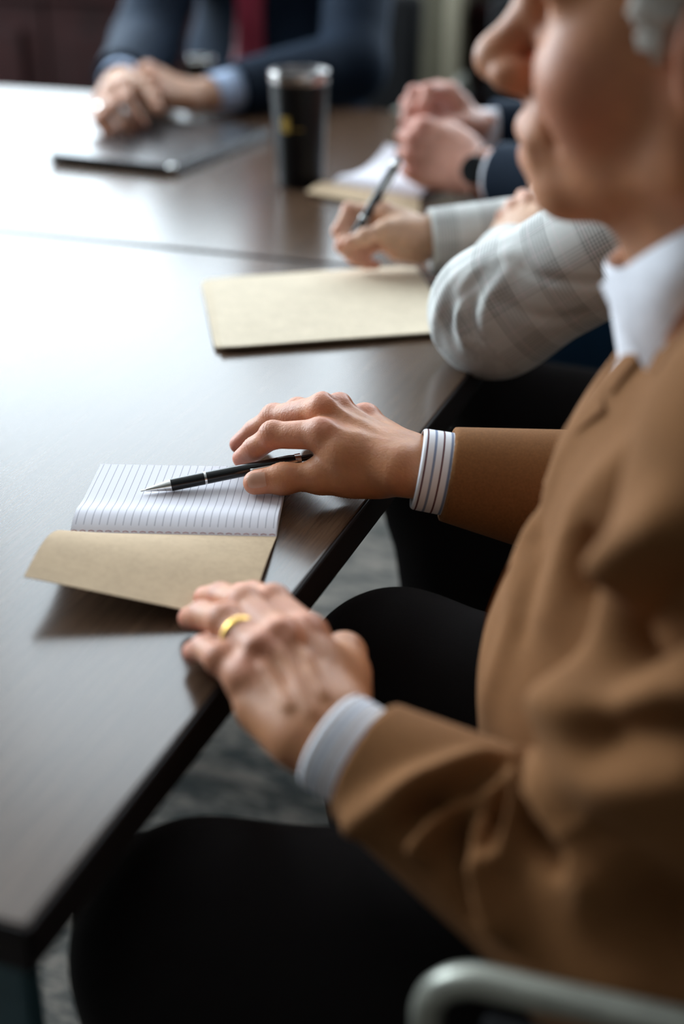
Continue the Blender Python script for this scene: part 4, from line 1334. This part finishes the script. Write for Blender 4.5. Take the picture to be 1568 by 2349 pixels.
def vein(pts, H, r=0.0007, lift=0.001):
    return [(np.asarray(a), np.asarray(b), r, r, 0.006, '+') for a, b in zip(pts[:-1], pts[1:])]
_h = Sdf(); hand_prims(_h, RH, jm['ER'] + (RH['W'] - jm['ER']) * 0.45, 0.028, False, 1.25)
RH['extra'] = []
for pts in ():
    hs = [_h.hit(*p) for p in pts]
    hs = [h for h in hs if h is not None]
    if len(hs) > 1: RH['extra'] += vein(resample(hs, [1] * len(hs), 4)[0], RH)
_h2 = Sdf(); hand_prims(_h2, LH, jm['EL'] + (LH['W'] - jm['EL']) * 0.45, 0.028, False, 1.25)
LH['extra'] = []
for pts in ([(640, 1490), (668, 1540), (690, 1590), (720, 1640)], [(600, 1525), (630, 1570), (662, 1625)], [(700, 1500), (715, 1550), (745, 1600)]):
    hs = [_h2.hit(*p) for p in pts]
    hs = [h for h in hs if h is not None]
    if len(hs) > 1: LH['extra'] += vein(resample(hs, [1] * len(hs), 4)[0], LH, 0.0010)
body, HW, HR = person_body(man, jm, dict(L=LH, R=RH), M['skin_old'], dict(sc=1.0, nose=1.2), res_hand=0.0013, detail=True)
eyes(man, HW, HR)
# thumb nail of the right hand
d = unit(RH['thumb'][3] - RH['thumb'][2])
nc = _h.hit(586, 1102)
if nc is not None:
    nn = _h.grad(nc[None].astype(np.float32))[0]; sd_ = unit(np.cross(nn, d)); nn = unit(np.cross(d, sd_))
    P = np.zeros((12, 10, 3))
    for i in range(12):
        for q in range(10):
            a = (q / 9 - 0.5) * 2; w = (i / 11 - 0.5) * 2
            wid = 0.0070 * (1 - 0.22 * max(0, -w) ** 3) * (1 - 0.25 * max(0, w) ** 3)
            pt = nc + d * (0.0078 * w) + sd_ * (wid * a)
            P[i, q] = pt
    flat = P.reshape(-1, 3)
    hd = Sdf(); hd.p = _h.p
    for _ in range(3):
        dd = hd.pts(flat); flat = flat - hd.grad(flat) * dd[:, None]
    flat = flat + nn * 0.0005
    link('fingernail', grid_sheet(flat.reshape(12, 10, 3), 0.0010), M['nail'], man)
# wedding ring on the left hand
ra, rb = LH['fingers'][2][0], LH['fingers'][2][1]
rd = unit(rb - ra); rc = ra + (rb - ra) * 0.60
lathe('wedding_ring', [(0.0110, -0.0024), (0.0122, -0.0026), (0.0129, -0.0008), (0.0129, 0.0008), (0.0122, 0.0026), (0.0110, 0.0024), (0.0107, 0), (0.0110, -0.0024)], rc, rd, M['gold'], man, 32)
hs = hair_sdf(jm['H'], jm['face'], jm['up'], 1.0, low=-0.006)
link('hair', hair_mesh(hs, jm['H'], jm['face'], jm['up'], 0.0028), M['grey_hair'], man)

# brown jacket
dL = unit(jm['EL'] - LH['W']); dR = unit(jm['ER'] - RH['W'])
endL, endR = LH['W'] + dL * 0.025, RH['W'] + dR * 0.0235
J = Garment(jm, dict(L=endL, R=endR), 0.066, 0.084, 0.070, 0.0370, (0.092, 0.119, 0.138, 0.150), 1.30, 0.03)
R_, V_ = [], []
J.folds('L', gain=1.9, rows=(
    ([(1225, 1758), (1110, 1760), (980, 1806), (822, 1884)], (0.002, 0.008, 0.010, 0.006), 0.010),
    ([(1205, 1790), (1110, 1816), (1032, 1860), (966, 1926), (905, 2015)], (0.002, 0.007, 0.010, 0.011, 0.007), 0.009),
    ([(1205, 1795), (1150, 1820), (1098, 1910), (1104, 1993), (1154, 2110)], (0.002, 0.006, 0.010, 0.011, 0.008), 0.009),
    ([(1231, 1782), (1198, 1860), (1150, 1950)], (0.003, 0.009, 0.006), 0.009),
    ([(1254, 1788), (1280, 1890), (1364, 2015)], (0.004, 0.010, 0.014), 0.018),
    ([(1225, 1690), (1309, 1622), (1420, 1590), (1568, 1550)], (0.010, 0.012, 0.012, 0.012), 0.020),
    ([(1225, 1655), (1262, 1482), (1326, 1366), (1411, 1332), (1530, 1240)], (0.008, 0.013, 0.014, 0.013, 0.012), 0.018),
    ([(1255, 1790), (1400, 1790), (1568, 1760)], (0.004, 0.008, 0.008), 0.020)))
J.folds('L', gain=2.6, sign=-1, rows=(
    ([(1170, 1779), (1087, 1793), (988, 1842), (943, 1905)], (0.004, 0.010, 0.013, 0.006), 0.0085),
    ([(1125, 1827), (1060, 1882), (1054, 1965), (1087, 2070)], (0.004, 0.012, 0.014, 0.006), 0.0085),
    ([(1187, 1816), (1143, 1877), (1127, 1930)], (0.004, 0.012, 0.007), 0.0075),
    ([(1242, 1830), (1236, 1880), (1281, 1960)], (0.004, 0.013, 0.008), 0.009),
    ([(1310, 1560), (1390, 1490), (1568, 1396)], (0.008, 0.018, 0.020), 0.024),
    ([(1287, 1705), (1400, 1690), (1568, 1665)], (0.003, 0.007, 0.008), 0.014),
    ([(1330, 1900), (1450, 2080), (1568, 2150)], (0.004, 0.012, 0.014), 0.024)))
J.folds('body', (
    ([(1400, 900), (1290, 1060), (1210, 1250), (1180, 1420), (1120, 1600)], (0.004, 0.006, 0.007, 0.006, 0.004), 0.014),
    ([(1490, 1010), (1330, 1200), (1270, 1400)], (0.006, 0.010, 0.006), 0.018)))
J.folds('body', (
    ([(1345, 1200), (1373, 1311), (1410, 1340)], (0.006, 0.018, 0.010), 0.016),
    ([(1260, 1130), (1225, 1300), (1200, 1450)], (0.002, 0.006, 0.003), 0.010)), -1)
J.finish(man, M['camel'], 0.0045, 0.0028, (jm['NB'] + V3(-0.0, 0, -0.03), jm['NB'] + V3(-0.03, 0, 0.06), 0.054, 0.068))
suit_front(man, J.base_body, jm, M['camel'], M['white_shirt'], 0.955, 0.86, 0.020, 0.60, 0.046, 0)
tr = trousers(man, jm, M['black_cloth'], 0.006, (0.098, 0.082, 0.066))
cuff('shirt_cuff', LH['W'] + dL * 0.000, LH['W'] + dL * 0.070, 0.0325, 0.0320, LH['b'], 0.86, M['stripe'], man)
cuff('shirt_cuff', RH['W'] + dR * 0.000, RH['W'] + dR * 0.060, 0.0330, 0.0345, RH['b'], 0.95, M['stripe'], man)
# shirt collar: band round the neck with two turned-down wings
NBc = jm['NB'] + V3(-0.004, 0, 0)
band = cuff('shirt_collar', NBc + V3(-0.020, 0, 0.034), NBc + V3(0.0, 0, -0.030), 0.0655, 0.070, (1, 0, 0), 1.08, M['white_shirt'], man)
def wing(side):
    top = [at_y(1690, 455, 0.790), at_y(1600, 510, 0.757), at_y(1480, 580, 0.752), at_y(1375, 652, 0.785)]
    low = [at_y(1730, 640, 0.775), at_y(1640, 670, 0.738), at_y(1560, 715, 0.735), at_y(1480, 850, 0.757)]
    A, Bq = smooth_path(top, 6), smooth_path(low, 6)
    P = np.zeros((len(A), 10, 3))
    for i in range(len(A)):
        for q in range(10):
            t = q / 9
            p_ = A[i] * (1 - t) + Bq[i] * t + V3(0, -0.006 * math.sin(math.pi * t), 0.002 * math.sin(math.pi * t))
            P[i, q] = p_ if side > 0 else p_ * V3(1, -1, 1) + V3(0, 2 * 0.825, 0)
    link('collar_wing', grid_sheet(P, 0.0022), M['white_shirt'], man)
wing(1); wing(-1)
chair('chair with pale metal arms under the man in the brown jacket', (0.03, 0.815), math.pi, 0.724, half=0.302, front=0.172, seat_h=0.462)

# ------------------------------------------------------------------ person in the grey check blazer
wom = empty('person', (0.0, 1.5, 0), 'person in pale grey check blazer writing on manila folders with a black pen', 'person')
jw = dict(H=V3(-0.03, 1.50, 1.145), face=V3(-1, 0.15, -0.1), up=V3(-0.1, 0, 1), fwd=V3(-1, 0, 0), NB=V3(0.0, 1.50, 1.02),
          chest=V3(0.02, 1.5, 0.90), waist=V3(0.05, 1.5, 0.74), pelvis=V3(0.06, 1.5, 0.57),
          SL=V3(-0.02, 1.345, 1.00), SR=V3(0.0, 1.665, 1.00), EL=V3(-0.313, 1.333, 0.792), ER=V3(-0.14, 1.74, 0.80),
          hipL=V3(0.06, 1.42, 0.55), hipR=V3(0.06, 1.58, 0.55), kneeL=V3(-0.36, 1.36, 0.57), kneeR=V3(-0.36, 1.62, 0.57),
          ankL=V3(-0.30, 1.36, 0.09), ankR=V3(-0.36, 1.62, 0.09),
          jn=V3(0.0, 1.5, 0.985), jc=V3(0.01, 1.5, 0.88), jw=V3(0.04, 1.5, 0.73), jp=V3(0.06, 1.5, 0.60))
WR = at_z(992, 552, 0.785); WL = at_z(1172, 580, 0.795)
RH2 = dict(W=WR, b=V3(-0.1, 0.5, 1.0), sc=0.92, fingers=[
    [at_z(880, 488, 0.815), at_z(800, 482, 0.815), at_z(775, 530, 0.795), at_z(786, 566, 0.776)],
    [at_z(865, 505, 0.808) + V3(0, 0.015, 0), at_z(795, 520, 0.80) + V3(0, 0.012, 0), at_z(782, 565, 0.782), at_z(805, 592, 0.764)],
    [at_z(860, 535, 0.795) + V3(0, 0.02, 0), at_z(805, 560, 0.785) + V3(0, 0.012, 0), at_z(815, 595, 0.765), at_z(838, 602, 0.759)],
    [at_z(870, 560, 0.78) + V3(0, 0.02, 0), at_z(830, 585, 0.77) + V3(0, 0.012, 0), at_z(840, 605, 0.758), at_z(862, 608, 0.757)]],
    thumb=[at_d(945, 538, 1.672), at_d(884, 530, 1.656), at_d(838, 543, 1.650), at_d(800, 556, 1.656)])
LH2 = hand_frame(WL, V3(-0.02, 1.0, 0.38), V3(-0.35, -0.45, 1), -1, [(0.25, 0.6, 0.4)] * 4, 0.92, 0.08)
body, HW2, HR2 = person_body(wom, jw, dict(L=LH2, R=RH2), M['skin_fair'], dict(sc=0.95, nose=0.6), res_hand=0.0022, detail=False, fat=0.95)
eyes(wom, HW2, HR2, 0.95)
link('hair', hair_mesh(hair_sdf(jw['H'], jw['face'], jw['up'], 0.95, thick=0.016), jw['H'], jw['face'], jw['up'], 0.004), M['dark_hair'], wom)
dL = unit(jw['EL'] - WL); dR = unit(jw['ER'] - WR)
eL, eR = WL + dL * 0.016, WR + dR * -0.004
B = Garment(jw, dict(L=eL, R=eR), 0.058, 0.068, 0.060, 0.038, (0.075, 0.100, 0.118, 0.13), 1.3, 0.03)
B.folds('L', (
    ([(1165, 575), (1085, 635), (1050, 700), (1060, 780)], (0.002, 0.006, 0.006, 0.003), 0.008),
    ([(1125, 580), (1040, 645), (1005, 715), (1000, 780)], (0.002, 0.005, 0.005, 0.003), 0.008),
    ([(1180, 590), (1120, 670), (1110, 740)], (0.003, 0.006, 0.003), 0.011)))
B.folds('L', (
    ([(1120, 612), (1066, 670), (1030, 735), (1045, 790)], (0.002, 0.006, 0.006, 0.002), 0.007),
    ([(1150, 620), (1090, 690), (1078, 740), (1100, 780)], (0.002, 0.007, 0.008, 0.002), 0.007),
    ([(1180, 600), (1260, 640), (1400, 650)], (0.002, 0.004, 0.003), 0.006),
    ([(1150, 690), (1250, 730), (1340, 720)], (0.002, 0.003, 0.002), 0.007)), -1)
B.finish(wom, M['check'], 0.006, 0.003, (jw['NB'], jw['NB'] + V3(-0.03, 0, 0.08), 0.055, 0.07), ('blazer', 'sleeve'), True)
suit_front(wom, B.base_body, jw, M['lapel_grey'], M['white_shirt'], 1.00, 0.83, 0.050, 0.62, 0.045, 1)
trousers(wom, jw, M['black_cloth'], 0.007, (0.088, 0.070, 0.058))
collar('shirt_collar', jw['NB'] + V3(0, 0, 0.0), jw['face'], M['white_shirt'], wom, (V3(-0.07, 1.45, 0.95), V3(-0.07, 1.55, 0.95)), r=(0.072, 0.066))
p_tip, p_end = at_d(785, 590, 1.674), at_d(914, 368, 1.690)
pen('black and silver ballpoint pen held upright in the writing hand above folders', p_tip, p_tip + unit(p_end - p_tip) * 0.142, up=(1, -0.6, 0.4), r=0.0062)
chair('chair with pale metal arms under the person in grey check blazer', (0.09, 1.50), math.pi, 0.66, half=0.27, front=0.10, seat_h=0.46)

# ------------------------------------------------------------------ person in navy with clasped fists and a watch
nav = empty('person', (0.0, 2.08, 0), 'person in navy jacket with dark wristwatch resting clasped fists on the table', 'person')
jn_ = dict(H=V3(0.02, 2.10, 1.17), face=V3(-1, -0.1, -0.05), up=V3(0, 0, 1), fwd=V3(-1, 0, 0), NB=V3(0.04, 2.10, 1.04),
           chest=V3(0.05, 2.1, 0.92), waist=V3(0.06, 2.1, 0.75), pelvis=V3(0.08, 2.1, 0.57),
           SL=V3(0.03, 1.90, 1.02), SR=V3(0.03, 2.30, 1.02), EL=V3(-0.20, 1.86, 0.795), ER=V3(-0.22, 2.32, 0.80),
           hipL=V3(0.08, 2.01, 0.55), hipR=V3(0.08, 2.19, 0.55), kneeL=V3(-0.34, 1.97, 0.58), kneeR=V3(-0.34, 2.23, 0.58),
           ankL=V3(-0.34, 1.97, 0.09), ankR=V3(-0.34, 2.23, 0.09),
           jn=V3(0.04, 2.1, 1.0), jc=V3(0.045, 2.1, 0.9), jw=V3(0.05, 2.1, 0.74), jp=V3(0.07, 2.1, 0.60))
WL3 = at_y(1080, 394, 1.955); WR3 = at_y(1085, 300, 2.13)
LH3 = hand_frame(WL3, at_y(940, 330, 1.965) - WL3, V3(-0.05, -1, 0.42), -1, [(0.9, 1.1, 0.6), (1.0, 1.15, 0.6), (1.05, 1.2, 0.6), (1.1, 1.2, 0.6)], 1.02, 0.03,
                 thumb=[(0.022, 0.026, -0.012), (0.060, 0.038, -0.020), (0.090, 0.030, -0.024), (0.112, 0.022, -0.028)])
RH3 = hand_frame(WR3, at_y(975, 215, 2.06) - WR3, V3(-0.15, 0.55, 1), 1, [(0.5, 0.9, 0.6), (0.6, 0.95, 0.6), (0.7, 1.0, 0.6), (0.8, 1.0, 0.6)], 1.02, 0.03,
                 thumb=[(0.022, 0.026, -0.012), (0.055, 0.040, -0.030), (0.080, 0.040, -0.045), (0.100, 0.034, -0.055)])
body, HW3, HR3 = person_body(nav, jn_, dict(L=LH3, R=RH3), M['skin_pink'], dict(sc=1.0, nose=0.8), res_hand=0.0026, detail=False, fat=1.08)
eyes(nav, HW3, HR3)
link('hair', hair_mesh(hair_sdf(jn_['H'], jn_['face'], jn_['up']), jn_['H'], jn_['face'], jn_['up'], 0.004), M['dark_hair'], nav)
dL = unit(jn_['EL'] - WL3); dR = unit(jn_['ER'] - WR3)
eL, eR = WL3 + dL * 0.045, WR3 + dR * 0.03
N_ = Garment(jn_, dict(L=eL, R=eR), 0.062, 0.070, 0.062, 0.045, (0.085, 0.115, 0.135, 0.14), 1.3, 0.03)
N_.finish(nav, M['navy'], 0.0075, 0.004, (jn_['NB'], jn_['NB'] + V3(-0.03, 0, 0.08), 0.058, 0.07))
suit_front(nav, N_.base_body, jn_, M['navy'], M['white_shirt'], 1.02, 0.84, 0.050, 0.62)
trousers(nav, jn_, M['denim'], 0.008)
cuff('shirt_cuff', WL3 + dL * 0.034, WL3 + dL * 0.08, 0.036, 0.037, LH3['b'], 0.9, M['white_shirt'], nav)
cuff('shirt_cuff', WR3 + dR * 0.012, WR3 + dR * 0.07, 0.035, 0.037, RH3['b'], 0.9, M['white_shirt'], nav)
collar('shirt_collar', jn_['NB'], jn_['face'], M['white_shirt'], nav, (V3(-0.055, 2.06, 0.985), V3(-0.055, 2.14, 0.985)), r=(0.074, 0.068))
# wristwatch on the near wrist: strap loop, case, dial
wc = WL3 + dL * 0.018; wb = LH3['b']
wt = empty('wristwatch', wc, 'dark round wristwatch on the near wrist of the person in navy', 'watch')
n = unit(wb - dL * (wb @ dL)); sdir = np.cross(dL, n)
P = [wc + (sdir * math.cos(a) * 0.0300 + n * math.sin(a) * 0.0212) for a in np.linspace(0, 2 * math.pi, 30)]
tube('strap', P, [(0.009, 0.0015)] * 30, M['pen_black'], wt, 10, up=dL)
lathe('case', [(0, -0.003), (0.018, -0.003), (0.0205, 0), (0.0205, 0.005), (0.0185, 0.0075), (0.017, 0.0075), (0, 0.0072)], wc + n * 0.0212, n, M['watch'], wt, 28)
lathe('dial', [(0, 0.0074), (0.0165, 0.0074), (0.0165, 0.0078), (0, 0.0079)], wc + n * 0.0212, n, M['pen_black'], wt, 28)
chair('chair with pale metal arms under the person in navy with clasped fists', (0.12, 2.10), math.pi, 0.66, half=0.27, front=0.10, seat_h=0.46)

# ------------------------------------------------------------------ man in the blue suit at the head of the table
sui = empty('person', (-1.21, 3.02, 0), 'man in dark blue suit and red tie at the head of the table, hands folded', 'person')
js = dict(H=V3(-1.21, 2.94, 1.22), face=V3(0.1, -1, -0.05), up=V3(0, 0, 1), fwd=V3(0, -1, 0), NB=V3(-1.21, 2.97, 1.08),
          chest=V3(-1.21, 2.99, 0.95), waist=V3(-1.21, 3.0, 0.76), pelvis=V3(-1.21, 3.02, 0.58),
          SL=V3(-1.00, 2.94, 1.05), SR=V3(-1.40, 2.94, 1.05), EL=V3(-0.955, 2.74, 0.805), ER=V3(-1.375, 2.68, 0.83),
          hipL=V3(-1.12, 3.02, 0.56), hipR=V3(-1.30, 3.02, 0.56), kneeL=V3(-1.05, 2.60, 0.58), kneeR=V3(-1.38, 2.60, 0.58),
          ankL=V3(-1.08, 2.62, 0.09), ankR=V3(-1.36, 2.62, 0.09),
          jn=V3(-1.21, 2.98, 1.04), jc=V3(-1.21, 2.98, 0.93), jw=V3(-1.21, 2.975, 0.77), jp=V3(-1.21, 3.0, 0.61))
WL4 = at_y(448, 222, 2.42); WR4 = at_y(268, 190, 2.33)
LH4 = hand_frame(WL4, at_y(318, 178, 2.35) - WL4, V3(-0.05, -0.50, 1), -1, [(0.5, 0.7, 0.4), (0.55, 0.8, 0.4), (0.6, 0.8, 0.4), (0.7, 0.8, 0.4)], 1.04, 0.06,
                 thumb=[(0.022, 0.026, -0.012), (0.060, 0.044, -0.030), (0.092, 0.044, -0.042), (0.115, 0.038, -0.052)])
RH4 = hand_frame(WR4, at_y(238, 268, 2.15) - WR4, V3(-0.55, -0.25, 0.9), 1, [(0.35, 0.75, 0.5), (0.35, 0.8, 0.5), (0.4, 0.8, 0.5), (0.45, 0.8, 0.5)], 1.04, 0.08,
                 thumb=[(0.022, 0.026, -0.012), (0.060, 0.046, -0.030), (0.092, 0.056, -0.040), (0.115, 0.060, -0.052)])
body, HW4, HR4 = person_body(sui, js, dict(L=LH4, R=RH4), M['skin_tan'], dict(sc=1.0, nose=0.8), res_hand=0.0028, detail=False, fat=1.05)
eyes(sui, HW4, HR4)
link('hair', hair_mesh(hair_sdf(js['H'], js['face'], js['up']), js['H'], js['face'], js['up'], 0.004), M['dark_hair'], sui)
dL = unit(js['EL'] - WL4); dR = unit(js['ER'] - WR4)
eL, eR = WL4 + dL * 0.085, WR4 + dR * 0.045
S_ = Garment(js, dict(L=eL, R=eR), 0.066, 0.074, 0.066, 0.048, (0.085, 0.120, 0.14, 0.145), 1.35, 0.03)
S_.finish(sui, M['navy'], 0.0075, 0.0045, (js['NB'], js['NB'] + V3(0, -0.03, 0.08), 0.058, 0.07))
suit_front(sui, S_.base_body, js, M['navy'], M['blue_shirt'], 1.06, 0.78, 0.052, 0.62, 0.060)
trousers(sui, js, M['navy'], 0.009)
cuff('shirt_cuff', WL4 + dL * 0.035, WL4 + dL * 0.13, 0.037, 0.040, LH4['b'], 0.9, M['blue_shirt'], sui)
cuff('shirt_cuff', WR4 + dR * 0.015, WR4 + dR * 0.09, 0.037, 0.040, RH4['b'], 0.9, M['blue_shirt'], sui)
collar('shirt_collar', js['NB'], js['face'], M['blue_shirt'], sui, (V3(-1.17, 2.868, 1.01), V3(-1.25, 2.868, 1.01)), r=(0.076, 0.070))
ts = Sdf()
ts.chain([V3(-1.21, 2.875, 1.045), V3(-1.21, 2.862, 1.01)], [0.020, 0.016], 0.006, flat=((0, 1, 0), 0.5))
ts.chain([V3(-1.21, 2.862, 1.02), V3(-1.21, 2.838, 0.92), V3(-1.21, 2.825, 0.78), V3(-1.21, 2.828, 0.72)], [0.018, 0.029, 0.036, 0.032], 0.006, flat=((0, 1, 0), 0.35))
link('tie', mesh_np('tie', *ts.mesh(0.004, 1)), M['tie'], sui)
q = RH4['fingers'][2]; dd = unit(q[1] - q[0])
lathe('ring', [(0.0102, -0.004), (0.0128, -0.004), (0.0134, 0), (0.0128, 0.004), (0.0102, 0.004), (0.0102, -0.004)], q[0] + (q[1] - q[0]) * 0.6, dd, M['silver'], sui, 24)
q = LH4['fingers'][3]; dd = unit(q[1] - q[0])
lathe('ring', [(0.0094, -0.003), (0.0118, -0.003), (0.0122, 0), (0.0118, 0.003), (0.0094, 0.003), (0.0094, -0.003)], q[0] + (q[1] - q[0]) * 0.55, dd, M['silver'], sui, 24)
chair('chair with pale metal arms under the man in the blue suit', (-1.21, 3.06), -math.pi / 2, 0.66, half=0.255, front=0.16, seat_h=0.46)
chair('empty chair with pale metal arms at the far corner beside the blue suit', (-0.585, 3.13), -math.pi / 2 + 0.12, 0.70, half=0.27, front=0.19, seat_h=0.46)
